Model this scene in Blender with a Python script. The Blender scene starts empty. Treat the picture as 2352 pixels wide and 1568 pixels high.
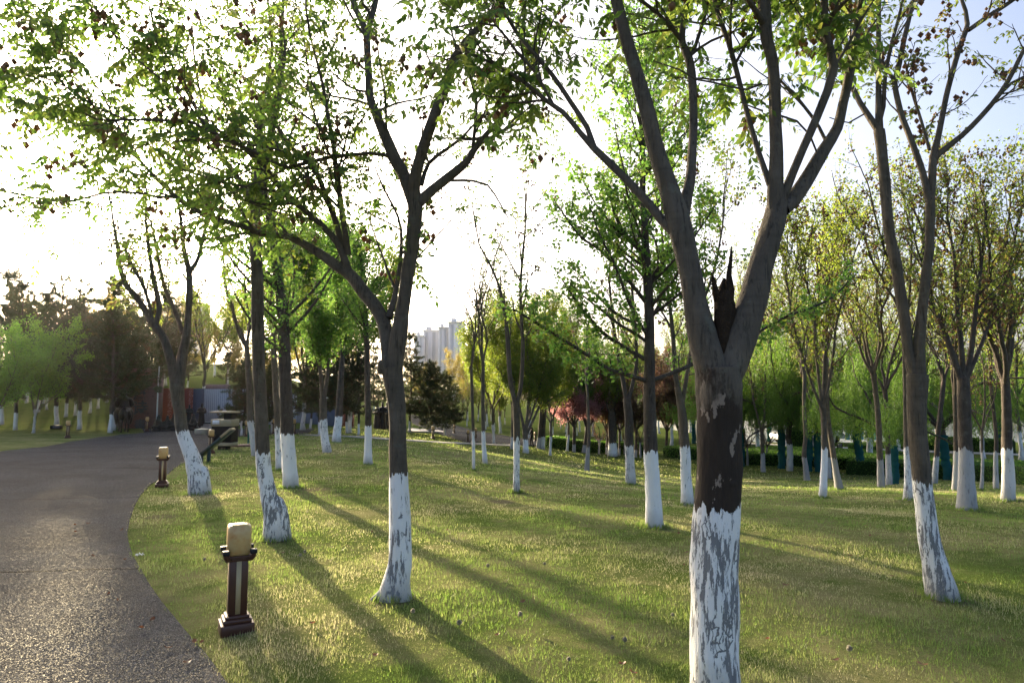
import bpy, bmesh, math, random
import numpy as np
from mathutils import Vector, Matrix
rng = np.random.default_rng(7); random.seed(7)
sc = bpy.context.scene
COL = sc.collection
FP, CX, CY, HC = 1568.0, 1176.0, 784.0, 1.65      # focal length and centre in photo units, eye height
PITCH = math.atan(133/FP)

# ------------------------------------------------------------------ terrain
def smooth(u):
    u = np.clip(u, 0, 1); return u*u*(3-2*u)
WELLS = []
def terr(x, y):
    x = np.asarray(x, float); y = np.asarray(y, float)
    yy = np.maximum(y, 1.0); t = np.clip(x/yy, -3, 3)
    z = -2.3*smooth((y-6)/33)*smooth((t+.2+np.minimum(y, 70)*.003)/.6)
    z = z + 3.7*smooth((y-37)/25)*smooth((-t-.19)/.2) + 2.5*smooth((y-70)/60)*smooth((-t-.25)/.2)
    z = z + 1.9*smooth((y-75)/50)*(1-smooth((t-.05)/.15))
    near = 1-smooth((y-30)/20)
    lump = (np.sin(x*1.7+y*.6)*np.sin(y*1.3-x*.4+1)*.022 + np.sin(x*.7-1)*np.sin(y*.55+2)*.04
            + np.sin(x*4.1+2)*np.sin(y*3.3+x)*.008)
    z = z + lump*near*smooth((y-1)/3)
    for (wx, wy, wr) in WELLS:
        r = np.hypot(x-wx, y-wy)/wr
        z = z - .05*np.exp(-r*r) + .035*np.exp(-((r-1.6)/.35)**2)
    return z
def ray(px, py):
    dx, dv = (px-CX)/FP, (CY-py)/FP
    c, s = math.cos(PITCH), math.sin(PITCH)
    return Vector((dx, c-dv*s, s+dv*c))
def at(px, py, Y):
    d = ray(px, py); k = Y/d.y
    return Vector((d.x*k, Y, HC+d.z*k))
def ground(px, py):
    d = ray(px, py); lo = 1.0; prev = 1.0
    y = 1.5
    while y < 400:
        k = y/d.y; z = HC+d.z*k
        if z <= terr(d.x*k, y): break
        prev = y; y *= 1.01
    a, b = prev, y
    for _ in range(25):
        m = (a+b)/2; k = m/d.y
        if HC+d.z*k <= terr(d.x*k, m): b = m
        else: a = m
    k = b/d.y
    return Vector((d.x*k, b, float(terr(d.x*k, b))))
def gat(px, Y):
    x = (px-CX)/FP*Y*1.0 / (math.cos(PITCH))
    return Vector((x, Y, float(terr(x, Y))))

# ------------------------------------------------------------------ materials
class NT:
    def __init__(s, name):
        s.m = bpy.data.materials.new(name); s.m.use_nodes = True
        s.t = s.m.node_tree; s.t.nodes.clear(); s.out = s.t.nodes.new('ShaderNodeOutputMaterial')
    def n(s, kind, **kw):
        nd = s.t.nodes.new('ShaderNode'+kind)
        for k, v in kw.items():
            if k.startswith('_'): nd.inputs[k[1:].replace('_', ' ')].default_value = v
            else: setattr(nd, k, v)
        return nd
    def l(s, a, b): s.t.links.new(a, b)
    def noise(s, vec, scale, detail=4, rough=.55, out='Fac'):
        nd = s.n('TexNoise'); nd.inputs['Scale'].default_value = scale; nd.inputs['Detail'].default_value = detail
        nd.inputs['Roughness'].default_value = rough
        if vec is not None: s.l(vec, nd.inputs['Vector'])
        return nd.outputs[out]
    def ramp(s, fac, stops, const=False):
        nd = s.n('ValToRGB'); cr = nd.color_ramp
        if const: cr.interpolation = 'CONSTANT'
        while len(cr.elements) < len(stops): cr.elements.new(.5)
        for e, (p, c) in zip(cr.elements, stops):
            e.position = p; e.color = (c, c, c, 1) if isinstance(c, (int, float)) else (*c, 1)
        s.l(fac, nd.inputs[0]); return nd.outputs[0]
    def mix(s, fac, a, b, mode='MIX'):
        nd = s.n('Mix', data_type='RGBA', blend_type=mode)
        for sock, v in ((nd.inputs[0], fac), (nd.inputs[6], a), (nd.inputs[7], b)):
            if hasattr(v, 'node'): s.l(v, sock)
            elif isinstance(v, (int, float)): sock.default_value = v
            else: sock.default_value = (*v, 1)
        return nd.outputs[2]
    def math(s, op, a, b=0.0):
        nd = s.n('Math', operation=op)
        for sock, v in ((nd.inputs[0], a), (nd.inputs[1], b)):
            if hasattr(v, 'node'): s.l(v, sock)
            else: sock.default_value = v
        return nd.outputs[0]
    def mapping(s, vec, scale):
        nd = s.n('Mapping'); nd.inputs['Scale'].default_value = scale; s.l(vec, nd.inputs[0]); return nd.outputs[0]
    def bump(s, h, dist, strength=1.0):
        nd = s.n('Bump'); nd.inputs['Distance'].default_value = dist; nd.inputs['Strength'].default_value = strength
        s.l(h, nd.inputs['Height']); return nd.outputs[0]
    def pbr(s, col, rough=.7, spec=.5, metal=0.0, normal=None):
        p = s.n('BsdfPrincipled')
        if hasattr(col, 'node'): s.l(col, p.inputs['Base Color'])
        else: p.inputs['Base Color'].default_value = (*col, 1)
        if hasattr(rough, 'node'): s.l(rough, p.inputs['Roughness'])
        else: p.inputs['Roughness'].default_value = rough
        p.inputs['Specular IOR Level'].default_value = spec; p.inputs['Metallic'].default_value = metal
        if normal is not None: s.l(normal, p.inputs['Normal'])
        return p.outputs[0]
    def done(s, sh): s.l(sh, s.out.inputs['Surface']); return s.m

def plain(name, col, rough=.6, spec=.4, metal=0.0, var=.25, scale=6, bump=.002):
    t = NT(name); tc = t.n('TexCoord').outputs['Object']
    f = t.noise(tc, scale, 5)
    c = t.mix(f, tuple(v*(1-var) for v in col), tuple(min(1, v*(1+var)) for v in col))
    f2 = t.noise(tc, scale*8, 3)
    return t.done(t.pbr(c, rough, spec, metal, t.bump(f2, bump)))

def leaf_mat(name, cols, tcols, rough=.5, tr=.5, spec=.35):
    """thin leaf: part of the light goes through"""
    t = NT(name); v = t.n('Attribute', attribute_name='v').outputs['Fac']
    n = len(cols)
    c = t.ramp(v, [(i/(n-1), cols[i]) for i in range(n)]); tc = t.ramp(v, [(i/(n-1), tcols[i]) for i in range(n)])
    p = t.pbr(c, rough, spec); q = t.n('BsdfTranslucent'); t.l(tc, q.inputs[0])
    mx = t.n('MixShader'); mx.inputs[0].default_value = tr; t.l(p, mx.inputs[1]); t.l(q.outputs[0], mx.inputs[2])
    return t.done(mx.outputs[0])

M = {}; BASES = []
M['leaf_koel'] = leaf_mat('leaf_pinnate', [(.055, .10, .028), (.085, .135, .035), (.14, .165, .045)], [(.14, .28, .05), (.22, .35, .055), (.38, .42, .09)])
M['leaf_ginkgo'] = leaf_mat('leaf_fan', [(.06, .13, .03), (.09, .17, .035), (.13, .19, .04)], [(.15, .34, .055), (.22, .41, .065), (.32, .45, .08)])
M['leaf_yellow'] = leaf_mat('leaf_yellow_green', [(.07, .11, .02), (.11, .15, .025), (.16, .17, .035)], [(.22, .36, .04), (.33, .44, .05), (.48, .46, .07)])
M['leaf_sparse'] = leaf_mat('leaf_young_spring', [(.08, .115, .025), (.12, .145, .035), (.15, .11, .04)], [(.20, .34, .05), (.30, .39, .06), (.36, .24, .07)])
M['leaf_locust'] = leaf_mat('leaf_fresh', [(.07, .17, .03), (.10, .22, .035), (.14, .26, .04)], [(.20, .44, .05), (.26, .50, .06), (.34, .55, .07)])
M['leaf_willow'] = leaf_mat('leaf_willow', [(.05, .10, .025), (.07, .13, .03), (.11, .16, .035)], [(.14, .30, .04), (.20, .36, .05), (.30, .42, .06)])
M['leaf_gold'] = leaf_mat('leaf_gold', [(.12, .12, .03), (.17, .14, .035), (.18, .11, .035)], [(.34, .32, .06), (.44, .37, .08), (.42, .27, .07)])
M['leaf_cherry'] = leaf_mat('blossom_and_leaf', [(.10, .05, .04), (.34, .17, .17), (.55, .30, .32)], [(.24, .10, .06), (.55, .26, .25), (.75, .42, .44)])
M['leaf_purple'] = leaf_mat('leaf_purple', [(.07, .035, .035), (.10, .055, .045), (.14, .10, .045)], [(.20, .08, .06), (.28, .12, .08), (.32, .24, .08)])
M['needle'] = leaf_mat('pine_needle', [(.025, .04, .018), (.04, .055, .022), (.09, .055, .025)], [(.05, .08, .02), (.08, .10, .03), (.16, .09, .03)], tr=.3)
M['hedge_leaf'] = leaf_mat('hedge_leaf', [(.04, .09, .018), (.07, .15, .02), (.10, .19, .03)], [(.10, .26, .03), (.17, .36, .04), (.24, .42, .05)], tr=.35)
M['pod'] = leaf_mat('dry_seed_pod', [(.17, .10, .06), (.24, .15, .09), (.33, .22, .14)], [(.30, .16, .09), (.40, .23, .13), (.5, .33, .2)], tr=.5)
M['dead_leaf'] = leaf_mat('dead_leaf', [(.12, .055, .03), (.16, .085, .045), (.22, .14, .08)], [(.2, .08, .04), (.22, .11, .06), (.25, .17, .1)], tr=.3)
M['grass'] = leaf_mat('grass_blade', [(.105, .17, .038), (.21, .24, .080), (.50, .44, .26)], [(.22, .37, .06), (.42, .49, .14), (.74, .66, .40)], tr=.45, rough=.55)

def bark_mat(name, base, peel=False):
    t = NT(name); tc = t.n('TexCoord').outputs['Object']
    sep = t.n('SeparateXYZ'); t.l(tc, sep.inputs[0]); z = sep.outputs[2]
    oi = t.n('ObjectInfo'); sh = t.n('VectorMath', operation='SCALE'); t.l(oi.outputs['Location'], sh.inputs[0]); sh.inputs['Scale'].default_value = 3.7
    ad = t.n('VectorMath', operation='ADD'); t.l(tc, ad.inputs[0]); t.l(sh.outputs[0], ad.inputs[1]); tc = ad.outputs[0]   # no two trunks share a pattern
    ww = t.n('Attribute', attribute_name='ww', attribute_type='OBJECT').outputs['Fac']
    fl = t.n('Attribute', attribute_name='flake', attribute_type='OBJECT').outputs['Fac']
    gr = t.n('Attribute', attribute_name='greyed', attribute_type='OBJECT').outputs['Fac']
    st = t.mapping(tc, (1, 1, .22))
    n1 = t.noise(st, 26, 6, .65); n2 = t.noise(tc, 5, 4); n3 = t.noise(st, 70, 4)
    band = t.noise(t.mapping(tc, (.6, .6, 14)), 2.2, 3)
    b = t.mix(n1, tuple(v*.55 for v in base), tuple(v*1.45 for v in base))
    b = t.mix(t.ramp(band, [(.52, 0), (.68, .30)]), b, tuple(v*.55 for v in base))
    b = t.mix(t.ramp(n2, [(.48, 0), (.72, .5)]), b, tuple(v*1.7+.01 for v in base))
    fis = t.noise(t.mapping(tc, (1, 1, .10)), 42, 5, .7); b = t.mix(t.ramp(fis, [(.36, .75), (.46, 0)]), b, tuple(v*.35 for v in base))
    b = t.mix(t.ramp(t.noise(tc, 11, 5, .65), [(.58, 0), (.68, .4)]), b, (.16, .165, .13))
    if peel:
        wob = t.math('MULTIPLY', t.noise(t.mapping(tc, (1, 1, .5)), 4.5, 6, .7), 1.5)
        inz = t.math('MULTIPLY', t.math('GREATER_THAN', z, .95), t.ramp(t.math('MULTIPLY', t.math('ADD', z, wob), .3333), [(.795, 1), (.835, 0)]))
        dark = t.mix(n1, (.018, .013, .010), (.062, .045, .034))
        patch = t.ramp(t.noise(t.mapping(tc, (1, 1, .45)), 11, 5, .62), [(.60, 0), (.615, 1)])
        dark = t.mix(patch, dark, (.26, .21, .17))
        b = t.mix(inz, b, dark)
    # lime wash: ragged top edge, flaked where the cracks run
    edge = t.math('ADD', z, t.math('MULTIPLY', t.math('SUBTRACT', t.noise(t.mapping(tc, (1, 1, .12)), 20, 4), .5), .30))
    isw = t.math('LESS_THAN', edge, ww)
    vor = t.n('TexVoronoi', feature='DISTANCE_TO_EDGE'); vor.inputs['Scale'].default_value = 24
    warp = t.mix(.055, t.mapping(tc, (1, 1, .20)), t.noise(tc, 14, 3, .5, 'Color'), 'ADD'); t.l(warp, vor.inputs['Vector'])
    thin = t.ramp(vor.outputs[0], [(.035, 1), (.06, 0)])
    thr = t.math('ADD', t.math('MULTIPLY', t.noise(t.mapping(tc, (1, 1, .16)), 34, 6, .72), .85), t.math('MULTIPLY', t.noise(t.mapping(tc, (1, 1, .4)), 4.5, 3), .30))
    big = t.math('GREATER_THAN', t.math('ADD', thr, t.math('MULTIPLY', fl, .14)), .685)
    flak = t.math('MAXIMUM', big, t.math('MULTIPLY', thin, t.math('GREATER_THAN', t.math('ADD', t.noise(tc, 5, 2), t.math('MULTIPLY', fl, .20)), .66)))
    white = t.mix(n3, (.82, .82, .82), (.90, .90, .88))
    white = t.mix(t.ramp(t.math('ADD', z, t.math('MULTIPLY', n2, .25)), [(.14, .75), (.38, 0)]), white, (.33, .30, .24))
    under = t.mix(n1, (.17, .175, .18), (.30, .30, .31))
    wc = t.mix(flak, white, under)
    wc = t.mix(gr, wc, t.mix(n1, (.22, .21, .21), (.42, .41, .40)))
    col = t.mix(isw, b, wc)
    h = t.math('ADD', t.math('ADD', t.math('MULTIPLY', n1, .7), t.math('MULTIPLY', fis, .7)), t.math('MULTIPLY', t.math('SUBTRACT', 1.0, flak), t.math('MULTIPLY', isw, .35)))
    return t.done(t.pbr(col, .88, .25, 0, t.bump(h, .020, 1.0)))
M['bark'] = bark_mat('bark_grey_brown', (.108, .088, .066))
M['bark_peel'] = bark_mat('bark_peeling', (.105, .087, .068), True)
M['bark_dark'] = bark_mat('bark_dark', (.075, .060, .048))
M['bark_bare'] = plain('bark_twig', (.075, .058, .045), .9, .2, scale=30, bump=.004)

# ------------------------------------------------------------------ mesh building with numpy
def build(name, chunks, mat, parent=None, smooth_sh=True, loc=None, link=True):
    vs, fl, ft, vv = [], [], [], []; off = 0
    for c in chunks:
        V, Fa = np.asarray(c[0], np.float32), np.asarray(c[1], np.int64)
        if len(V) == 0: continue
        vs.append(V); fl.append((Fa+off).ravel()); ft.append(np.full(len(Fa), Fa.shape[1]))
        vv.append(c[2] if len(c) > 2 else np.full(len(V), .5, np.float32)); off += len(V)
    V = np.concatenate(vs); L = np.concatenate(fl); T = np.concatenate(ft); A = np.concatenate(vv)
    me = bpy.data.meshes.new(name)
    me.vertices.add(len(V)); me.vertices.foreach_set('co', V.ravel())
    me.loops.add(len(L)); me.loops.foreach_set('vertex_index', L.astype(np.int32))
    me.polygons.add(len(T)); st = np.concatenate([[0], np.cumsum(T)[:-1]])
    me.polygons.foreach_set('loop_start', st.astype(np.int32)); me.polygons.foreach_set('loop_total', T.astype(np.int32))
    a = me.attributes.new('v', 'FLOAT', 'POINT'); a.data.foreach_set('value', A.astype(np.float32))
    me.update(calc_edges=True); me.validate()
    if smooth_sh: me.polygons.foreach_set('use_smooth', np.ones(len(me.polygons), bool))
    me.materials.append(mat)
    o = bpy.data.objects.new(name, me)
    if link: COL.objects.link(o)
    if parent is not None: o.parent = parent
    if loc is not None: o.location = loc
    return o
def tag(o, label=None, cat=None, group=None, kind=None):
    if label: o['label'] = label
    if cat: o['category'] = cat
    if group: o['group'] = group
    if kind: o['kind'] = kind
    return o
def empty(name, loc, label=None, cat=None, group=None, rz=0.0):
    o = bpy.data.objects.new(name, None); COL.objects.link(o); o.location = loc; o.rotation_euler[2] = rz
    o.empty_display_size = .2
    return tag(o, label, cat, group)
def dup(o, parent=None):
    c = o.copy(); COL.objects.link(c)
    if parent is not None: c.parent = parent
    for ch in list(o.children): dup(ch, c)
    return c

def tube(P, R, k=8, rough=0.0, cap=True, seed=0):
    P = np.asarray(P, float); R = np.asarray(R, float); n = len(P)
    T = np.gradient(P, axis=0); T /= np.linalg.norm(T, axis=1)[:, None]+1e-9
    u = np.cross(T[0], [0.31, .95, .05]); u /= np.linalg.norm(u)+1e-9
    U = np.zeros((n, 3)); U[0] = u
    for i in range(1, n):
        u = U[i-1]-T[i]*np.dot(U[i-1], T[i]); U[i] = u/(np.linalg.norm(u)+1e-9)
    W = np.cross(T, U)
    a = np.arange(k)*2*math.pi/k
    rr = np.repeat(R[:, None], k, 1)
    if rough > 0:
        s = np.concatenate([[0], np.cumsum(np.linalg.norm(np.diff(P, axis=0), axis=1))])[:, None]
        ph = rng.uniform(0, 6.28, 8)
        rr = rr*(1+rough*(.5*np.sin(2*a+s*3+ph[0])+.5*np.sin(3*a-s*5+ph[1])+.35*np.sin(5*a+s*9+ph[2])+.3*np.sin(s*17+ph[3]+a)+.2*np.sin(7*a+ph[4]-s*26)))
    V = P[:, None]+rr[..., None]*(np.cos(a)[None, :, None]*U[:, None]+np.sin(a)[None, :, None]*W[:, None])
    V = V.reshape(-1, 3)
    i = np.arange(n-1)[:, None]*k; j = np.arange(k)[None]; j2 = (j+1) % k
    Fq = np.stack([i+j, i+j2, i+k+j2, i+k+j], -1).reshape(-1, 4)
    out = [(V, Fq)]
    if cap and R[-1] > .004:
        c = np.vstack([V[-k:], P[-1:]+T[-1:]*R[-1]*.15]); out.append((c, np.stack([np.arange(k), (np.arange(k)+1) % k, np.full(k, k)], 1)))
    return out

def catmull(P, step):
    P = np.asarray(P, float)
    Q = np.vstack([2*P[0]-P[1], P, 2*P[-1]-P[-2]]); out = []
    for i in range(1, len(Q)-2):
        m = max(1, int(np.linalg.norm((Q[i+1]-Q[i])[:3])/step))
        for s in range(m):
            t = s/m
            out.append(.5*((2*Q[i])+(-Q[i-1]+Q[i+1])*t+(2*Q[i-1]-5*Q[i]+4*Q[i+1]-Q[i+2])*t*t+(-Q[i-1]+3*Q[i]-3*Q[i+1]+Q[i+2])*t**3))
    out.append(P[-1]); return np.array(out)

def unit(v): return v/(np.linalg.norm(v)+1e-9)
UP = np.array([0, 0, 1.0])

class Tree:
    """collects limbs (polyline + radii) and leaf anchors in world-aligned coordinates relative to its base"""
    def __init__(s, base, seed=1):
        s.base = np.array(base, float); s.b = []; s.an = []; s.r = np.random.default_rng(seed)
        s.img = []
    def limb(s, pts, d0=None, dd=0.0, lead=False):
        """pts: (x, y, width) in photo units traced off the photograph, put at the tree's own distance"""
        Y0 = s.base[1]
        if s.img and d0 is None:
            q = np.array(s.img); i = np.argmin((q[:, 0]-pts[0][0])**2+(q[:, 1]-pts[0][1])**2); Y0 = q[i, 2]
        elif d0 is not None: Y0 = d0
        n = len(pts); out = []
        w = pts[0][2] if len(pts[0]) > 2 else 10
        ln = np.concatenate([[0], np.cumsum([math.hypot(pts[i+1][0]-pts[i][0], pts[i+1][1]-pts[i][1]) for i in range(n-1)])]); ln /= ln[-1]
        for i, p in enumerate(pts):
            if len(p) > 2: w = p[2]
            elif i: # width from neighbours that give one
                nx = next((q for q in range(i+1, n) if len(pts[q]) > 2), None)
                if nx: w = w+(pts[nx][2]-w)/(nx-i+1)
                else: w = w*.85
            Y = Y0+dd*ln[i]; v = at(p[0], p[1], Y)
            out.append((v.x, v.y, v.z, w/FP*Y/2)); s.img.append((p[0], p[1], Y))
        out = np.array(out); out[:, :3] -= s.base
        C = catmull(out, .06 if out[0, 3] > .04 else .09)
        C[:, 3] = np.maximum(C[:, 3], .003)
        s.b.append((C[:, :3], C[:, 3], 0)); return len(s.b)-1
    def grow(s, p, d, L, r, lev, mx, pr):
        st = max(.05, min(.16, L/6)); n = max(3, int(L/st)); P = [np.array(p, float)]; d = unit(np.array(d, float))
        for i in range(n):
            d = unit(d+s.r.normal(0, pr.get('wig', .12), 3)+UP*pr.get('trop', .05)*(1 if lev < mx else pr.get('tipdroop', .3)))
            P.append(P[-1]+d*st)
        P = np.array(P); R = r*(1-np.linspace(0, 1, n+1)**1.3*(.72 if lev < mx else .8)); R = np.maximum(R, .0022)
        s.b.append((P, R, lev))
        if lev >= mx:
            for q in np.arange(pr.get('ls', .0), 1.0001, 1/max(1, int(L/pr.get('space', .09)))):
                i = min(n, int(q*n)); s.an.append((*P[i], *unit(P[min(n, i+1)]-P[max(0, i-1)]), lev))
            return
        s.kids(P, R, lev, mx, pr)
    def kids(s, P, R, lev, mx, pr, f0=None, nk=None, Lmul=1.0):
        L = np.linalg.norm(np.diff(P, axis=0), axis=1).sum()
        k = nk if nk is not None else max(2, int(L*pr['dens'][min(lev, len(pr['dens'])-1)]*s.r.uniform(.8, 1.2)))
        f0 = pr.get('f0', .25) if f0 is None else f0
        for f in np.linspace(f0, .99, k)+s.r.uniform(-.02, .02, k):
            f = min(max(f, 0), .995); i = int(f*(len(P)-1)); t = unit(P[min(len(P)-1, i+1)]-P[max(0, i-1)])
            a = s.r.normal(0, 1, 3); a = unit(a-t*np.dot(a, t)); ang = math.radians(s.r.uniform(*pr.get('ang', (30, 60))))
            d = t*math.cos(ang)+a*math.sin(ang); d[2] += pr.get('lift', .15)
            l = pr['len'][min(lev, len(pr['len'])-1)]*s.r.uniform(.6, 1.15)*Lmul*(1-.35*f)
            s.grow(P[i], d, l, max(.003, min(R[i]*.6, .012*l+.003)), lev+1, mx, pr)
    def wood(s, kt=14, detail=1.0):
        ch = []
        for i, (P, R, lev) in enumerate(s.b):
            r0 = R[0]; k = kt if r0 > .06 else (max(6, kt-4) if r0 > .025 else (6 if r0 > .01 else (4 if r0 > .006 else 3)))
            Q, S = P, R
            if lev >= 2 and detail < 1: Q, S = P[::2], R[::2]
            if len(Q) < 2: continue
            ch += tube(Q, S, k, .07 if r0 > .02 else 0.0)
        if kt >= 20:                     # branch scars and swellings on the near trunks
            for (P, R, lev) in s.b:
                if lev or R[0] < .035: continue
                L = np.linalg.norm(np.diff(P, axis=0), axis=1).sum()
                for _ in range(int(L*2.6)):
                    i = int(s.r.uniform(.05, .9)*(len(P)-1)); tt = unit(P[i+1]-P[i]); a = s.r.normal(0, 1, 3); a = unit(a-tt*np.dot(a, tt)); q = R[i]*s.r.uniform(.16, .34)
                    u = np.linspace(0, math.pi/2, 5); k = 9; e1 = unit(np.cross(a, tt)); V = []
                    for th in u:
                        for f in np.arange(k)*6.2832/k: V.append(P[i]+a*(R[i]*.86+q*.62*math.sin(th))+(e1*math.cos(f)*1.25+tt*math.sin(f)*1.0)*q*math.cos(th))
                    Fk = np.array([[r_*k+j, r_*k+(j+1) % k, (r_+1)*k+(j+1) % k, (r_+1)*k+j] for r_ in range(4) for j in range(k)])
                    ch.append((np.array(V), Fk))
        return ch

def pinnate(an, r, n=11, L=.26, ll=.075, wd=.030, per=1, droop=.55):
    A = np.repeat(np.array(an)[:, :6], per, 0); N = len(A)
    if N == 0: return []
    az = r.uniform(0, 2*math.pi, N); h = np.stack([np.cos(az), np.sin(az), np.zeros(N)], 1)
    h = h+A[:, 3:6]*.7; h[:, 2] = h[:, 2]*.4+r.uniform(-.15, .35, N); h /= np.linalg.norm(h, axis=1)[:, None]
    Ls = L*r.uniform(.6, 1.2, N); m = n
    s = (np.arange(m)//2+1)/(m/2+.5)
    side = np.cross(h, UP); side /= np.linalg.norm(side, axis=1)[:, None]+1e-6
    sg = np.where(np.arange(m) % 2 == 0, 1.0, -1.0); sg[-1] = 0 if m % 2 else sg[-1]
    pos = A[:, None, :3]+h[:, None]*(s*1.0)[None, :, None]*Ls[:, None, None]
    pos[..., 2] -= (s**2)[None]*Ls[:, None]*droop
    d = side[:, None]*sg[None, :, None]*.75+h[:, None]*.45+r.normal(0, .22, (N, m, 3)); d[..., 2] -= r.uniform(.35, 1.1, (N, 1))
    d /= np.linalg.norm(d, axis=2)[..., None]
    w = np.cross(d, side[:, None]*.3+UP*.4+h[:, None]*.5+r.normal(0, .25, (N, m, 3))); w /= np.linalg.norm(w, axis=2)[..., None]+1e-6
    l = ll*r.uniform(.65, 1.2, (N, m, 1))*(Ls[:, None, None]/L)**.5; ww = wd*l/ll
    b = pos; V = np.stack([b, b+d*l*.42+w*ww*.5, b+d*l, b+d*l*.42-w*ww*.5], 2).reshape(-1, 3)
    V[:, 2] -= 0
    Fq = np.arange(N*m*4).reshape(-1, 4)
    v = np.repeat(np.clip(np.repeat(r.normal(.42, .22, N), m)+r.normal(0, .08, N*m), 0, 1), 4)
    # rachis as a hair-thin blade
    e = A[:, :3]+h*Ls[:, None]; e[:, 2] -= Ls*droop
    RV = np.stack([A[:, :3], e+UP*.002, e-UP*.002], 1).reshape(-1, 3)
    return [(V, Fq, v), (RV, np.arange(N*3).reshape(-1, 3), np.full(N*3, .6))]

def leaves(an, r, per=6, rad=.10, ll=.05, wd=.035, droop=.3, flat=0.0, mean=.45, sd=.25):
    A = np.repeat(np.array(an)[:, :6], per, 0); N = len(A)
    if N == 0: return []
    pos = A[:, :3]+r.normal(0, rad, (N, 3))*.6
    d = r.normal(0, 1, (N, 3)); d[:, 2] -= droop*1.5; d /= np.linalg.norm(d, axis=1)[:, None]
    w = r.normal(0, 1, (N, 3)); w -= d*(w*d).sum(1)[:, None]; w /= np.linalg.norm(w, axis=1)[:, None]
    l = ll*r.uniform(.6, 1.25, (N, 1)); ww = wd*l/ll
    V = np.stack([pos, pos+d*l*.5+w*ww*.5, pos+d*l, pos+d*l*.5-w*ww*.5], 1).reshape(-1, 3)
    v = np.repeat(np.clip(np.repeat(r.normal(mean, sd, N//per), per)+r.normal(0, .1, N), 0, 1), 4)
    return [(V, np.arange(N*4).reshape(-1, 4), v)]

def needles(an, r, per=26, ll=.13, wd=.012):
    A = np.repeat(np.array(an)[:, :6], per, 0); N = len(A)
    d = r.normal(0, 1, (N, 3))+A[:, 3:6]*1.1+UP*.25; d /= np.linalg.norm(d, axis=1)[:, None]
    w = np.cross(d, r.normal(0, 1, (N, 3))); w /= np.linalg.norm(w, axis=1)[:, None]+1e-6
    p = A[:, :3]+r.normal(0, .04, (N, 3)); l = ll*r.uniform(.6, 1.2, (N, 1))
    V = np.stack([p-w*wd/2, p+w*wd/2, p+d*l+w*wd*.2, p+d*l-w*wd*.2], 1).reshape(-1, 3)
    v = np.repeat(np.clip(np.repeat(r.normal(.35, .22, N//per), per), 0, 1), 4)
    return [(V, np.arange(N*4).reshape(-1, 4), v)]

def pods(an, r, frac=.15, size=.052, per=7):
    """papery seed capsules: three-winged little lanterns in hanging clusters"""
    A = np.array(an)[:, :3]; A = A[r.random(len(A)) < frac]
    if len(A) == 0: return []
    A = np.repeat(A, per, 0); N = len(A); P = A+r.normal(0, .042, (N, 3)); P[:, 2] -= .03
    s = size*r.uniform(.6, 1.2, N); az = r.uniform(0, 6.28, N); V = []; 
    top = P+UP*(s*.55)[:, None]; bot = P-UP*(s*.6)[:, None]
    c = [P+np.stack([np.cos(az+a), np.sin(az+a), r.uniform(-.2, .2, N)], 1)*(s*.5)[:, None] for a in (0, 1.57, 3.14, 4.71)]
    V = np.stack([top, *c, bot], 1).reshape(-1, 3); b = (np.arange(N)*6)[:, None, None]
    f = np.array([[0, 1, 2], [0, 2, 3], [0, 3, 4], [0, 4, 1], [5, 2, 1], [5, 3, 2], [5, 4, 3], [5, 1, 4]])
    return [(V, (b+f[None]).reshape(-1, 3), np.repeat(r.uniform(0, 1, N), 6))]
# ------------------------------------------------------------------ path outline (ground points)
def gp(px, py):
    v = ground(px, py); return (v.x, v.y)
RIGHT = [(2.4, -9), (1.5, -3), (.55, .6)]+[gp(*p) for p in ((520, 1568), (470, 1500), (415, 1437), (372, 1385), (338, 1335), (312, 1290), (296, 1252), (292, 1225), (299, 1192), (309, 1162), (322, 1138), (350, 1110), (383, 1090), (423, 1063), (459, 1041), (487, 1029), (508, 1018), (534, 1006), (566, 999), (640, 996.5), (705, 996))]+[(-11.0, 38.2)]
LEFT = [(-17.5, -9), (-17.0, 2), (-16.6, 14)]+[gp(*p) for p in ((0, 1037), (70, 1029), (140, 1019), (205, 1008), (275, 998), (335, 993.5))]+[(-20.6, 38.2)]
_ry = np.array([p[1] for p in RIGHT]); _rx = np.array([p[0] for p in RIGHT]); _o = np.argsort(_ry)
_ly = np.array([p[1] for p in LEFT]); _lx = np.array([p[0] for p in LEFT])
def in_path(x, y, m=0.0):
    return (x < np.interp(y, _ry[_o], _rx[_o])-m) & (x > np.interp(y, _ly, _lx)+m) & (y < 38.2-m)
def lake_mask(x, y):
    return smooth((y-65)/3)*smooth((x-21)/4)*(1-smooth((y-135)/6))

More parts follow.
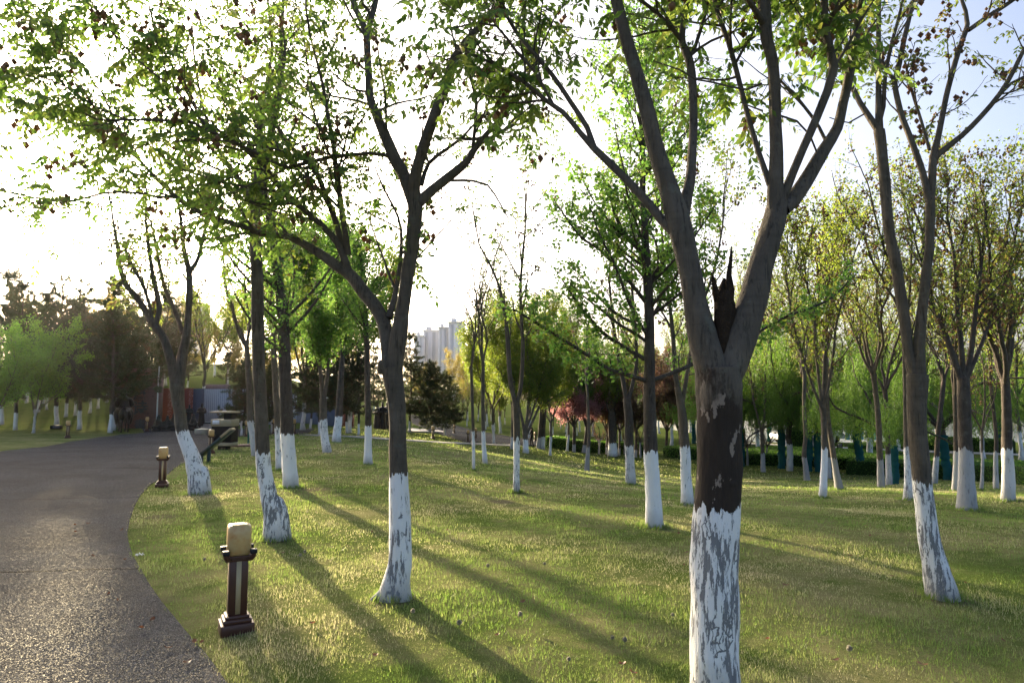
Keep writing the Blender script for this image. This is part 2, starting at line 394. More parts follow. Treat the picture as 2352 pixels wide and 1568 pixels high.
# ------------------------------------------------------------------ ground sheet
def bare_at(x, y):
    m = smooth((vnoise(x, y, 2.6, 8)-1.05)/.35)*.8*(y < 34)
    for (bx_, by_, br_) in BASES:
        if 0 < by_ < 26: m = np.maximum(m, 1-smooth((np.hypot(x-bx_, y-by_)-br_*1.05)/(.10+br_*.5)))
    return m
def make_ground():
    rad = np.concatenate([[0.0], np.geomspace(.6, 60, 420), np.geomspace(61, 1600, 90)])
    f = np.radians(np.arange(-50, 50, .33)); bk = np.radians(np.arange(50, 310, 4))
    ang = np.concatenate([f, bk]); n, k = len(rad), len(ang)
    X = rad[:, None]*np.sin(ang)[None]; Y = rad[:, None]*np.cos(ang)[None]
    Z = terr(X, Y)
    Z = Z-.09*in_path(X, Y, .12)-1.2*lake_mask(X, Y)
    V = np.stack([X, Y, Z], -1).reshape(-1, 3)
    i = np.arange(n-1)[:, None]*k; j = np.arange(k)[None]; j2 = (j+1) % k
    Fq = np.stack([i+j2, i+j, i+k+j, i+k+j2], -1).reshape(-1, 4)
    t = NT('lawn'); g = t.n('NewGeometry').outputs['Position']
    n1 = t.noise(g, .55, 5, .6); n2 = t.noise(g, 3.5, 5, .65); n3 = t.noise(g, 45, 6, .75); n4 = t.noise(t.mapping(g, (1, 1, 1)), 160, 3, .7)
    straw = t.ramp(t.math('ADD', t.math('MULTIPLY', n1, .6), t.math('MULTIPLY', n2, .4)), [(.42, 0), (.60, 1)])
    green = t.mix(n3, (.075, .108, .026), (.17, .23, .06))
    dry = t.mix(n3, (.16, .16, .065), (.42, .38, .19)); bare = t.n('Attribute', attribute_name='v').outputs['Fac']
    spz = t.n('SeparateXYZ'); t.l(g, spz.inputs[0])
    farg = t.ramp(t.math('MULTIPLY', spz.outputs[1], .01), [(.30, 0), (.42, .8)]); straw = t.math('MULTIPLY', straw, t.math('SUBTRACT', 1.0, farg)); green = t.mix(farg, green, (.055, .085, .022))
    c = t.mix(straw, green, dry); c = t.mix(t.ramp(n4, [(.35, .55), (.6, 0)]), c, (.022, .032, .008)); c = t.mix(t.math('MULTIPLY', bare, t.ramp(n3, [(.3, .5), (.55, 1)])), c, t.mix(n4, (.10, .075, .05), (.22, .18, .13)))
    h = t.math('ADD', t.math('MULTIPLY', n3, .7), t.math('MULTIPLY', n4, .35))
    df = t.n('BsdfDiffuse'); t.l(c, df.inputs[0]); t.l(t.bump(h, .03, 1.0), df.inputs['Normal'])
    m = t.done(df.outputs[0])
    o = build('lawn_ground', [(V, Fq, bare_at(X, Y).reshape(-1))], m); tag(o, kind='structure')

def ribbon(name, A, B, na, nb, mat, off, thick=.06, kind='structure'):
    def res(Q, n):
        Q = np.array(Q, float); s = np.concatenate([[0], np.cumsum(np.linalg.norm(np.diff(Q, axis=0), axis=1))]); u = np.linspace(0, s[-1], n)
        return np.stack([np.interp(u, s, Q[:, 0]), np.interp(u, s, Q[:, 1])], 1)
    A, B = A if len(A) == na else res(A, na), B if len(B) == na else res(B, na); A, B = np.array(A), np.array(B)
    w = np.linspace(0, 1, nb)[None, :, None]
    G = A[:, None]*(1-w)+B[:, None]*w
    Z = terr(G[..., 0], G[..., 1])+off
    V = np.concatenate([G, Z[..., None]], -1)
    lo = lambda e: np.concatenate([e[:, :2], e[:, 2:]-thick], 1)
    V0 = V.reshape(-1, 3)
    i = np.arange(na-1)[:, None]*nb; j = np.arange(nb-1)[None]
    ch = [(V0, np.stack([i+j, i+j+1, i+nb+j+1, i+nb+j], -1).reshape(-1, 4))]
    for e in (V[:, 0], V[:, -1], V[0], V[-1]):
        n = len(e); q = np.arange(n-1)
        ch.append((np.vstack([e, lo(e)]), np.stack([q, q+1, n+q+1, n+q], 1)))
    o = build(name, ch, mat, smooth_sh=False); return tag(o, kind=kind)

def aggregate():
    t = NT('resin_bound_aggregate'); g = t.n('NewGeometry').outputs['Position']
    v = t.n('TexVoronoi'); v.inputs['Scale'].default_value = 150; t.l(g, v.inputs['Vector'])
    v2 = t.n('TexVoronoi'); v2.inputs['Scale'].default_value = 48; t.l(g, v2.inputs['Vector'])
    big = t.noise(g, .7, 4); mid = t.noise(g, 5, 4)
    hs = t.n('SeparateColor'); t.l(v.outputs['Color'], hs.inputs[0])
    c = t.ramp(hs.outputs[0], [(0, (.032, .034, .037)), (.45, (.070, .073, .078)), (.8, (.130, .134, .140)), (1, (.27, .265, .26))])
    c = t.mix(t.ramp(big, [(.35, .45), (.65, 0)]), c, (.04, .035, .032)); c = t.mix(t.ramp(mid, [(.45, 0), (.7, .25)]), c, (.14, .12, .10))
    c = t.mix(t.ramp(v.outputs['Distance'], [(.45, 0), (.8, .75)]), c, (.012, .011, .010))
    # cross joints and hairline cracks
    sp = t.n('SeparateXYZ'); t.l(g, sp.inputs[0])
    yy = t.math('ADD', sp.outputs[1], t.math('MULTIPLY', t.noise(g, 1.2, 3), .10))
    jt = t.math('LESS_THAN', t.math('ABSOLUTE', t.math('SUBTRACT', t.math('MODULO', t.math('ADD', t.math('ADD', yy, t.math('MULTIPLY', sp.outputs[0], .04)), 41.62), 4.6), 2.3)), .018)
    c = t.mix(jt, c, (.012, .011, .010))
    h = t.math('SUBTRACT', t.math('MULTIPLY', hs.outputs[1], .5), t.math('MULTIPLY', v.outputs['Distance'], .8))
    h = t.math('ADD', h, t.math('MULTIPLY', v2.outputs['Distance'], -.15))
    vm = t.n('VectorMath', operation='SUBTRACT'); t.l(v.outputs['Color'], vm.inputs[0]); vm.inputs[1].default_value = (.5, .5, .5)
    vs = t.n('VectorMath', operation='SCALE'); t.l(vm.outputs[0], vs.inputs[0]); vs.inputs['Scale'].default_value = 2.6
    va = t.n('VectorMath', operation='ADD'); t.l(vs.outputs[0], va.inputs[0]); t.l(t.n('NewGeometry').outputs['Normal'], va.inputs[1])
    vn = t.n('VectorMath', operation='NORMALIZE'); t.l(va.outputs[0], vn.inputs[0])
    df = t.n('BsdfDiffuse'); t.l(c, df.inputs[0]); t.l(t.bump(h, .006, 1.0), df.inputs['Normal'])
    gs = t.n('BsdfGlossy'); gs.inputs[0].default_value = (.8, .78, .72, 1); gs.inputs['Roughness'].default_value = .42; t.l(vn.outputs[0], gs.inputs['Normal'])
    mx = t.n('MixShader'); t.l(t.ramp(hs.outputs[2], [(.5, .0), (.6, .01), (1, .032)]), mx.inputs[0]); t.l(df.outputs[0], mx.inputs[1]); t.l(gs.outputs[0], mx.inputs[2])
    return t.done(mx.outputs[0])
M['path'] = aggregate()
M['paving'] = plain('pale_paving', (.34, .31, .28), .8, .3, scale=3, bump=.004)
ribbon('park_path', LEFT, RIGHT, 260, 70, M['path'], .012)
lowe = [gp(*p) for p in ((1300, 1027), (1190, 1021), (1063, 1015), (1021, 1001), (975, 983), (947, 972))]
uppe = [gp(*p) for p in ((1290, 1013), (1190, 1006), (1107, 992), (1041, 975), (986, 961), (942, 951.6))]
ribbon('park_path_far', lowe, uppe, 60, 8, M['path'], .05, .12)
def line_ribbon(name, pts, w, mat, off=.05):
    P = np.array(pts, float); C = catmull(np.column_stack([P, np.zeros(len(P))]), .8)[:, :2]
    T = np.gradient(C, axis=0); T /= np.linalg.norm(T, axis=1)[:, None]; N = np.stack([-T[:, 1], T[:, 0]], 1)*w/2
    return ribbon(name, C+N, C-N, len(C), 4, mat, off, .1)
line_ribbon('footpath', [gp(*p) for p in ((700, 999), (800, 1003), (930, 1011.5), (1063, 1018), (1190, 1023))], .7, M['paving'], .04)
ribbon('bin_paving', [gp(505, 1027), gp(583, 1026)], [gp(508, 1024), gp(577, 1023.2)], 12, 4, plain('brick_paving', (.22, .13, .11), .85, scale=12), .06)
ribbon('paved_terrace', [gp(936, 992), gp(1022, 994)], [gp(938, 985), gp(1012, 990)], 14, 4, M['paving'], .09, .25)
line_ribbon('lakeside_path', [(17, 64), (22, 61), (28, 55), (36, 49.5), (46, 43), (60, 34)], 1.6, plain('lakeside_concrete', (.45, .43, .40), .8), .05)
# lake
t = NT('lake_water'); g = t.n('NewGeometry').outputs['Position']
M['water'] = t.done(t.pbr((.06, .09, .07), .12, .6, 0, t.bump(t.noise(t.mapping(g, (1, .35, 1)), 2.2, 4), .05)))
V = np.array([[19, 60, -2.62], [420, 60, -2.62], [420, 145, -2.62], [19, 145, -2.62]], float)
tag(build('lake_water', [(V, np.array([[0, 1, 2, 3]]))], M['water'], smooth_sh=False), kind='structure')

# ------------------------------------------------------------------ grass blades
def vnoise(x, y, s, seed):
    r = np.random.default_rng(seed); o = 0
    for k in range(5):
        a = r.uniform(0, 6.28); f = s*r.uniform(.6, 1.7); o = o+np.sin((x*math.cos(a)+y*math.sin(a))*f+r.uniform(0, 6.28))*np.sin((x*math.sin(a)-y*math.cos(a))*f*.8+r.uniform(0, 6.28))
    return o/2.2
def grass():
    ch = []
    for (d0, d1, den, hh, wd) in ((2.6, 4.6, 7000, .029, .0034), (4.6, 7.5, 3800, .030, .0046), (7.5, 12, 1500, .032, .0075), (12, 19, 460, .036, .013), (19, 32, 130, .048, .024), (32, 46, 24, .06, .055)):
        N = int(den*.84*(d1*d1-d0*d0)); d = np.sqrt(rng.uniform(d0*d0, d1*d1, N)); t = rng.uniform(-.86, .84, N)
        y = d*np.cos(np.arctan(t)); y = d; x = y*t
        cl = vnoise(x, y, 9, 3)*.6+vnoise(x, y, 2.2, 4)*.7; st = vnoise(x, y, 1.1, 5)+vnoise(x, y, 4.5, 6)*.5
        bm = bare_at(x, y); keep = (rng.random(N) > bm*.85) & (~in_path(x, y, .035)) & (x > np.interp(y, _ry[_o], _rx[_o])-.5) & (rng.random(N) < .45+.45*np.clip(cl+.5, 0, 1))
        # a few blades lean over the path edge
        x, y, cl, st = x[keep], y[keep], cl[keep], st[keep]; N = len(x)
        h = hh*rng.uniform(.4, 1.35, N)*(1+.45*np.clip(cl, -1, 1.4)-.25*np.clip(st, 0, 1))
        az = rng.uniform(0, 6.28, N); le = np.abs(rng.normal(0, .5, N)); dx, dy = np.cos(az), np.sin(az)
        b = np.stack([x, y, terr(x, y)-.004], 1); w = np.stack([-dy, dx, 0*dx], 1)*(wd*rng.uniform(.6, 1.3, N))[:, None]/2
        tip = b+np.stack([dx*le*h, dy*le*h, h], 1); V = np.stack([b-w, b+w, tip], 1).reshape(-1, 3)
        v = np.clip(.38+.50*np.clip(st, -1, 1.4)*(1-smooth((y-28)/14))+rng.normal(0, .22, N), 0, 1)
        ch.append((V, np.arange(N*3).reshape(-1, 3), np.repeat(v, 3)))
    for (bx_, by_, br_) in BASES:      # longer tufts the mower leaves round the trunks
        if by_ > 20 or by_ < 2.5: continue
        N = int(420*min(1, 9/by_)); a = rng.uniform(0, 6.28, N); q = br_*(.95+np.abs(rng.normal(0, .55, N))); x = bx_+np.cos(a)*q; y = by_+np.sin(a)*q
        if by_ > 2.5:
            h = .075*rng.uniform(.4, 1.2, N); w = np.stack([-np.sin(a*3), np.cos(a*3), 0*a], 1)*(.0028*max(1, by_/5))*rng.uniform(.7, 1.3, N)[:, None]
            b = np.stack([x, y, terr(x, y)-.004], 1); tip = b+np.stack([np.cos(a*5)*h*.45, np.sin(a*5)*h*.45, h], 1)
            ch.append((np.stack([b-w, b+w, tip], 1).reshape(-1, 3), np.arange(N*3).reshape(-1, 3), np.repeat(np.clip(rng.normal(.15, .15, N), 0, 1), 3)))
    o = build('grass', ch, M['grass'], smooth_sh=False); tag(o, 'short mown turf of green and straw blades covering the lawn beside the path', 'grass', kind='stuff')

# ------------------------------------------------------------------ traced foreground trees
PK = dict(dens=(1.9, 3.4, 4), len=(1.05, .50, .4), ang=(28, 62), wig=.10, trop=.05, lift=.12, space=.085, tipdroop=-.6, f0=.3)
def finish(T, name, label, cat, group, leaf, bark='bark', ww=1.0, flake=.3, greyed=0.0, kt=16, podf=0.0, leaf_fn=None, crown_chunks=None, detail=1.0):
    root = empty(name, T.base, label, cat, group); BASES.append((T.base[0], T.base[1], float(T.b[0][1][min(2, len(T.b[0][1])-1)])))
    tr = build('trunk', T.wood(kt, detail), M[bark], root); tr['ww'] = float(ww); tr['flake'] = float(flake); tr['greyed'] = float(greyed)
    ch = crown_chunks if crown_chunks is not None else leaf_fn(T.an, T.r)
    if ch: build('crown', ch, M[leaf], root, smooth_sh=False)
    if podf > 0:
        pc = pods(T.an, T.r, podf)
        if pc: tag(build('seed_pods', pc, M['pod'], root, smooth_sh=False), kind='stuff')
    return root
G1 = 'whitewashed trees on the lawn'

# F1: the big forked tree
B = ground(1641, 1612); T = Tree(B, 11)
T.limb([(1642, 1640, 130), (1641, 1600, 118), (1640, 1540, 111), (1641, 1380, 107), (1643, 1250, 104), (1649, 1160, 99), (1650, 1050, 96), (1651, 950, 98), (1652, 890, 104), (1650, 845, 100)], d0=B.y)
A = T.limb([(1650, 880, 84), (1628, 820, 78), (1612, 760, 66), (1597, 690, 52), (1584, 615, 50), (1567, 549, 53), (1556, 505, 54), (1538, 440, 46), (1510, 352, 40), (1489, 264, 37), (1464, 176, 33), (1438, 88, 30), (1415, 0, 28), (1395, -130, 24), (1370, -300, 16)], dd=.15)
A2 = T.limb([(1566, 500, 34), (1576, 455, 27), (1584, 420, 24), (1590, 352, 20), (1593, 264, 19), (1589, 176, 19), (1581, 132, 20), (1567, 100, 17), (1568, 60, 15), (1577, 0, 14), (1590, -120, 10)], dd=.5)
A2b = T.limb([(1563, 90, 12), (1545, 68, 11), (1510, 30, 9), (1470, 0, 9), (1420, -60, 7)], dd=-.3)
A2c = T.limb([(1585, 130, 10), (1596, 110, 9), (1607, 75, 9), (1625, 13, 8), (1636, -60, 6)], dd=.3)
Bm = T.limb([(1545, 530, 24), (1520, 505, 22), (1492, 470, 20), (1434, 407, 18), (1374, 350, 17), (1362, 338, 16), (1333, 306, 13), (1293, 258, 12), (1253, 230, 11), (1204, 189, 10), (1140, 149, 8), (1092, 129, 7), (1040, 100, 5)], dd=.55)
B2 = T.limb([(1366, 342, 14), (1349, 294, 13), (1313, 238, 12), (1269, 173, 11), (1225, 121, 10), (1184, 72, 9), (1152, 12, 8), (1120, -60, 6)], dd=.3)
B3 = T.limb([(1269, 238, 8), (1225, 160, 8), (1188, 121, 7), (1140, 60, 6), (1092, 52, 5), (1040, 66, 4)], dd=-.3)
Cm = T.limb([(1652, 890, 84), (1676, 830, 80), (1702, 770, 72), (1728, 689, 63), (1746, 615, 55), (1766, 549, 53), (1780, 505, 52), (1788, 465, 46)], dd=.1)
C1 = T.limb([(1783, 490, 40), (1780, 440, 36), (1783, 352, 30), (1781, 264, 28), (1778, 176, 27), (1772, 130, 27), (1760, 88, 28), (1757, 44, 30), (1755, 0, 30), (1750, -140, 24), (1740, -300, 15)], dd=-.1)
T.limb([(1757, 60, 18), (1738, 30, 15), (1712, -10, 13), (1680, -80, 10)], dd=-.3)
C1c = T.limb([(1768, 425, 15), (1758, 395, 14), (1743, 352, 13), (1717, 264, 12), (1695, 176, 12), (1673, 97, 12), (1646, 22, 11), (1630, -60, 8)], dd=.4)
C2 = T.limb([(1796, 470, 28), (1806, 436, 22), (1822, 396, 20), (1844, 343, 19), (1875, 272, 19), (1901, 207, 19), (1915, 154, 20), (1906, 110, 18), (1895, 66, 17), (1893, 0, 16), (1890, -140, 11)], dd=-.25)
T.limb([(1900, 60, 12), (1915, 30, 11), (1945, 0, 10), (1990, -50, 8)], dd=-.3)
C3 = T.limb([(1795, 480, 42), (1822, 458, 37), (1857, 404, 34), (1893, 343, 30), (1923, 294, 25), (1937, 237, 22), (1950, 176, 22), (1961, 110, 20), (1972, 44, 18), (1980, 0, 17), (1990, -140, 12)], dd=.35)
C3b = T.limb([(1900, 330, 9), (1880, 290, 8), (1862, 264, 8), (1831, 224, 7), (1796, 189, 7), (1770, 160, 5)], dd=.3)
T.limb([(1750, 192, 6), (1715, 206, 6), (1680, 200, 5), (1640, 190, 5), (1600, 183, 5), (1560, 160, 4), (1500, 140, 3)], dd=.1)
T.limb([(1752, 255, 5), (1725, 245, 4), (1700, 235, 3)], dd=.1)
T.limb([(1790, 265, 5), (1830, 278, 5), (1860, 310, 5), (1876, 350, 5)], dd=0)
ST = Tree(B, 99); ST.img = list(T.img)
ST.limb([(1664, 850, 34), (1664, 790, 44), (1663, 735, 48), (1664, 700, 46), (1662, 678, 38), (1660, 668, 30)], dd=.02)
ST.limb([(1672, 700, 22), (1676, 665, 18), (1673, 630, 11), (1678, 595, 7), (1680, 566, 3)], dd=.0)
ST.limb([(1652, 705, 18), (1644, 668, 13), (1640, 645, 9), (1634, 625, 3)], dd=-.05)
ST.limb([(1662, 690, 20), (1660, 660, 15), (1664, 640, 6)], dd=.05)
ST.limb([(1682, 760, 14), (1688, 735, 12), (1690, 712, 5)], dd=-.03)
pr = dict(PK, lift=-.05, dens=(1.5, 2.6, 4))
for i, f0, k in ((A, .80, 7), (A2, .55, 6), (A2b, .3, 4), (A2c, .2, 3), (Bm, .62, 6), (B2, .45, 7), (B3, .2, 5), (C1, .75, 6), (C1c, .45, 7), (C2, .55, 7), (C3, .5, 10), (C3b, .5, 2)):
    P, R, _ = T.b[i]; T.kids(P, R, 0, 2, pr, f0=f0, nk=int(k*1.5), Lmul=.75)
F1 = finish(T, 'forked_tree', 'largest nearest tree, forking low, dark peeling bark above flaking whitewash', 'tree', G1, 'leaf_koel', 'bark_peel', 1.05, .55, kt=28, podf=.05, leaf_fn=lambda a, r: pinnate(a, r, 11, .24, .075, .032, 1))

bs = build('broken_stub', [(c[0], c[1]) for P_, R_, _l in ST.b for c in tube(P_, R_*1.0, 12, .22)], plain('rotten_wood', (.055, .038, .026), .95, .1, var=.8, scale=16, bump=.03), F1)

# F2: leaning tree left of centre
B = ground(906, 1374); T = Tree(B, 12)
T.limb([(908, 1395, 84), (907, 1370, 76), (909, 1345, 64), (914, 1310, 54), (919, 1270, 51), (918, 1180, 49), (916, 1100, 44), (914, 1000, 39), (911, 930, 39), (904, 880, 43), (898, 845, 46)], d0=B.y)
T.limb([(905, 1325, 30), (890, 1350, 26), (872, 1366, 18), (852, 1378, 8)], dd=-.05)
T.limb([(904, 880, 34), (912, 790, 40), (919, 755, 37), (924, 720, 33), (930, 676, 31), (935, 632, 32), (943, 584, 33), (951, 524, 34), (954, 483, 34), (950, 440, 32)], dd=0)
g1 = T.limb([(948, 470, 24), (928, 403, 28), (906, 362, 28), (882, 306, 25), (862, 258, 22), (850, 226, 20), (846, 161, 18), (844, 121, 17), (840, 72, 16), (822, 32, 14), (810, 0, 13), (790, -120, 8)], dd=.5)
g1b = T.limb([(842, 85, 14), (854, 36, 14), (864, 0, 13), (880, -120, 8)], dd=.3)
g2 = T.limb([(950, 445, 30), (955, 400, 28), (967, 354, 26), (987, 294, 25), (1007, 242, 24), (1027, 193, 22), (1037, 149, 21), (1063, 105, 18), (1092, 72, 16), (1124, 36, 14), (1152, 0, 12), (1185, -70, 8)], dd=-.4)
g2b = T.limb([(962, 466, 26), (995, 435, 23), (1035, 403, 22), (1068, 375, 19), (1088, 346, 16), (1116, 310, 12), (1152, 270, 11), (1184, 234, 9), (1208, 189, 9), (1225, 121, 7), (1227, 80, 5)], dd=.3)
g2c = T.limb([(1086, 340, 9), (1092, 282, 9), (1094, 242, 9), (1088, 201, 9), (1074, 161, 8), (1070, 110, 6)], dd=-.2)
g3 = T.limb([(968, 425, 12), (985, 375, 10), (1030, 340, 8), (1060, 318, 7), (1085, 290, 5), (1120, 262, 4)], dd=.3)
T.limb([(1048, 318, 6), (1100, 321, 6), (1150, 305, 6), (1185, 270, 5)], dd=.2)
T.limb([(1035, 415, 7), (1085, 415, 6), (1120, 425, 5), (1150, 470, 4), (1170, 505, 3)], dd=-.3)
e1 = T.limb([(896, 850, 34), (889, 790, 32), (881, 742, 30), (862, 705, 30), (833, 667, 29), (806, 632, 27), (765, 604, 24), (717, 572, 19), (665, 544, 16), (624, 540, 14), (596, 536, 13), (544, 515, 12), (483, 499, 11), (443, 479, 10), (403, 451, 9), (362, 411, 8), (322, 370, 7), (290, 322, 6), (262, 270, 5), (235, 215, 4)], dd=.9)
e1b = T.limb([(404, 452, 8), (362, 453, 7), (314, 443, 7), (242, 443, 6), (161, 463, 6), (110, 458, 5), (60, 450, 4), (-40, 430, 3)], dd=.3)
e2 = T.limb([(801, 620, 18), (776, 560, 15), (745, 523, 14), (705, 487, 13), (652, 443, 12), (620, 395, 10), (564, 342, 9), (523, 322, 8), (475, 294, 7), (443, 238, 6), (400, 160, 5), (362, 90, 5), (340, 0, 3)], dd=-.3)
e3 = T.limb([(790, 600, 16), (773, 515, 14), (749, 451, 13), (721, 387, 12), (676, 346, 11), (636, 290, 10), (624, 266, 9), (640, 201, 8), (655, 130, 6), (650, 60, 4)], dd=.5)
e4 = T.limb([(800, 585, 15), (785, 483, 13), (773, 403, 12), (767, 342, 11), (749, 242, 9), (741, 193, 8), (722, 120, 6), (705, 40, 5), (700, -60, 4)], dd=-.6)
e5 = T.limb([(894, 358, 10), (850, 352, 9), (804, 356, 9), (745, 364, 9), (685, 379, 9), (660, 385, 9), (620, 368, 9), (584, 350, 8), (530, 322, 8), (483, 302, 8), (443, 282, 7), (362, 276, 7), (290, 275, 6), (221, 274, 4), (160, 240, 3)], dd=-.7)
e6 = T.limb([(483, 302, 6), (440, 250, 6), (400, 205, 5), (330, 150, 5), (270, 90, 4), (210, 20, 3)], dd=-.2)
e7 = T.limb([(290, 275, 5), (210, 240, 5), (150, 200, 4), (80, 170, 4), (10, 150, 3)], dd=-.2)
e8 = T.limb([(150, 200, 4), (110, 140, 4), (70, 80, 3), (40, 30, 3)], dd=0)
e9 = T.limb([(322, 370, 5), (270, 330, 5), (200, 280, 4), (120, 230, 3), (40, 200, 3)], dd=.2)
e10 = T.limb([(893, 730, 16), (905, 690, 13), (914, 640, 10), (922, 560, 8), (915, 500, 6), (880, 430, 5), (860, 380, 3)], dd=.4)
T.limb([(883, 850, 34), (880, 838, 30), (874, 830, 12)], dd=-.06)
for i, f0, k in ((g1, .28, 10), (g1b, .2, 4), (g2, .45, 8), (g2b, .4, 7), (g2c, .3, 3), (g3, .3, 4), (e1, .36, 18), (e1b, .2, 11), (e2, .2, 17), (e3, .2, 12), (e4, .2, 12), (e5, .1, 18), (e6, .1, 11), (e7, .1, 9), (e8, .1, 6), (e9, .1, 8), (e10, .2, 8)):
    P, R, _ = T.b[i]; T.kids(P, R, 0, 2, dict(PK, lift=.0, tipdroop=-.8), f0=f0, nk=int(k*1.35), Lmul=.9)
F2 = finish(T, 'leafy_tree', 'tree with curved whitewashed foot and knotted fork, leafy limb reaching over the path', 'tree', G1, 'leaf_koel', 'bark', 1.0, .45, kt=22, podf=.055, leaf_fn=lambda a, r: pinnate(a, r, 11, .26, .072, .031, 1))

# F3
B = ground(634, 1238); T = Tree(B, 13)
T.limb([(634, 1252, 62), (633, 1232, 54), (628, 1180, 44), (616, 1130, 35), (608, 1090, 32), (603, 1045, 31), (602, 980, 30), (597, 900, 29), (593, 800, 28), (592, 700, 27), (589, 620, 26), (586, 524, 26), (586, 463, 27)], d0=B.y)
T.limb([(650, 1252, 44), (649, 1225, 36), (646, 1190, 33), (643, 1168, 30), (638, 1150, 24), (633, 1142, 14)], d0=B.y-.02)
a = T.limb([(588, 475, 22), (604, 403, 18), (620, 322, 15), (636, 242, 12), (644, 121, 9), (650, 20, 7), (655, -60, 5)], dd=.3)
b = T.limb([(584, 470, 20), (564, 435, 15), (536, 395, 12), (500, 340, 9), (470, 260, 7), (450, 160, 5), (440, 60, 4)], dd=-.4)
c = T.limb([(586, 468, 20), (590, 383, 14), (596, 282, 11), (604, 226, 9), (624, 121, 7), (615, 0, 5)], dd=.2)
d = T.limb([(592, 560, 8), (560, 520, 7), (520, 470, 5), (480, 440, 4)], dd=-.5)
e = T.limb([(588, 500, 9), (630, 470, 7), (680, 420, 6), (710, 350, 4)], dd=.6)
for i, f0, k in ((a, .15, 10), (b, .2, 10), (c, .2, 10), (d, .3, 5), (e, .3, 6)):
    P, R, _ = T.b[i]; T.kids(P, R, 0, 2, PK, f0=f0, nk=int(k*1.45), Lmul=1.1)
finish(T, 'leafy_tree', 'slim tall tree with sawn-off whitewashed stub at its foot, behind the nearest lamp', 'tree', G1, 'leaf_koel', 'bark', 1.02, .5, kt=18, podf=.08, leaf_fn=lambda a, r: pinnate(a, r, 9, .24, .075, .034, 1))

# F4
B = ground(460, 1134); T = Tree(B, 14)
T.limb([(459, 1146, 56), (457, 1130, 50), (454, 1100, 40), (445, 1060, 34), (430, 1020, 29), (418, 990, 27), (412, 940, 26), (408, 900, 30), (405, 884, 30)], d0=B.y)
T.limb([(473, 1144, 30), (473, 1120, 22), (472, 1095, 19), (469, 1078, 15), (466, 1071, 9)], d0=B.y-.03)
L1 = T.limb([(405, 892, 24), (393, 830, 20), (375, 775, 18), (354, 747, 17), (338, 720, 15), (322, 695, 14), (304, 672, 13), (290, 655, 12), (280, 630, 11), (274, 610, 10), (271, 574, 8), (262, 520, 6)], dd=-.3)
L2 = T.limb([(356, 747, 13), (366, 707, 12), (354, 646, 10), (342, 574, 9), (334, 500, 6)], dd=.3)
L3 = T.limb([(352, 742, 9), (340, 690, 8), (326, 650, 8), (298, 602, 6), (285, 560, 4)], dd=-.4)
R1 = T.limb([(409, 892, 26), (419, 816, 22), (427, 775, 19), (433, 715, 14), (435, 634, 13), (423, 574, 10), (415, 503, 8), (405, 430, 5)], dd=.2)
R2 = T.limb([(420, 765, 12), (403, 715, 10), (379, 663, 9), (364, 594, 7), (352, 530, 5)], dd=.4)
R3 = T.limb([(435, 628, 10), (455, 594, 9), (463, 560, 8), (475, 500, 7), (470, 430, 4)], dd=-.2)
for i in (L1, L2, L3, R1, R2, R3):
    P, R, _ = T.b[i]; T.kids(P, R, 0, 2, PK, f0=.38, nk=11, Lmul=1.0); T.grow(P[-1], unit(P[-1]-P[-3])+UP*.3, 1.3, R[-1], 0, 2, PK)
finish(T, 'leafy_tree', 'tree at the path edge with a short whitewashed stump joined to its foot', 'tree', G1, 'leaf_sparse', 'bark', 1.08, .35, kt=16, podf=.06, leaf_fn=lambda a, r: pinnate(a, r, 9, .2, .065, .03, 1))

# F6: right tree
B = ground(2166, 1372); T = Tree(B, 16)
T.limb([(2168, 1395, 78), (2165, 1365, 66), (2152, 1310, 54), (2137, 1255, 45), (2126, 1180, 42), (2118, 1110, 41), (2112, 1040, 41), (2106, 960, 40), (2106, 900, 42), (2106, 860, 44)], d0=B.y)
T.limb([(2178, 1350, 24), (2190, 1372, 22), (2200, 1392, 12)], dd=-.05)
T.limb([(2104, 870, 30), (2087, 807, 22), (2079, 741, 23), (2068, 675, 24), (2062, 632, 24), (2056, 600, 26), (2042, 527, 24), (2034, 440, 24), (2028, 374, 23), (2019, 299, 24)], dd=.1)
a = T.limb([(2020, 305, 18), (2018, 220, 13), (2018, 132, 12), (2018, 44, 11), (2020, -20, 10), (2024, -140, 6)], dd=.1)
b = T.limb([(2018, 300, 18), (2002, 277, 16), (1976, 237, 13), (1954, 193, 12), (1919, 123, 10), (1875, 66, 8), (1831, 44, 7), (1790, 0, 5)], dd=.4)
c = T.limb([(2022, 270, 12), (2029, 245, 10), (2033, 176, 9), (2046, 110, 9), (2068, 26, 7), (2085, -60, 5)], dd=-.2)
T.limb([(2108, 880, 34), (2110, 807, 26), (2118, 719, 22), (2127, 632, 21), (2134, 571, 20), (2136, 497, 21), (2137, 460, 20)], dd=-.1)
d = T.limb([(2137, 470, 18), (2141, 418, 17), (2143, 365, 17), (2156, 308, 13), (2174, 220, 12), (2200, 123, 12), (2222, 57, 11), (2218, 26, 9), (2209, 0, 8), (2200, -80, 5)], dd=.3)
e = T.limb([(2224, 70, 11), (2245, 55, 11), (2266, 40, 11), (2328, 0, 9), (2380, -40, 6)], dd=.1)
f = T.limb([(2143, 372, 14), (2156, 354, 14), (2209, 312, 13), (2253, 268, 12), (2297, 215, 11), (2328, 163, 10), (2352, 114, 9), (2390, 60, 7), (2430, -20, 5)], dd=-.3)
g = T.limb([(2297, 217, 7), (2325, 190, 6), (2352, 176, 5), (2400, 150, 3)], dd=-.1)
h = T.limb([(2136, 475, 16), (2119, 396, 15), (2090, 316, 14), (2068, 255, 13), (2055, 189, 12), (2064, 154, 12), (2077, 88, 11), (2090, 35, 10), (2099, 0, 9), (2105, -90, 6)], dd=.35)
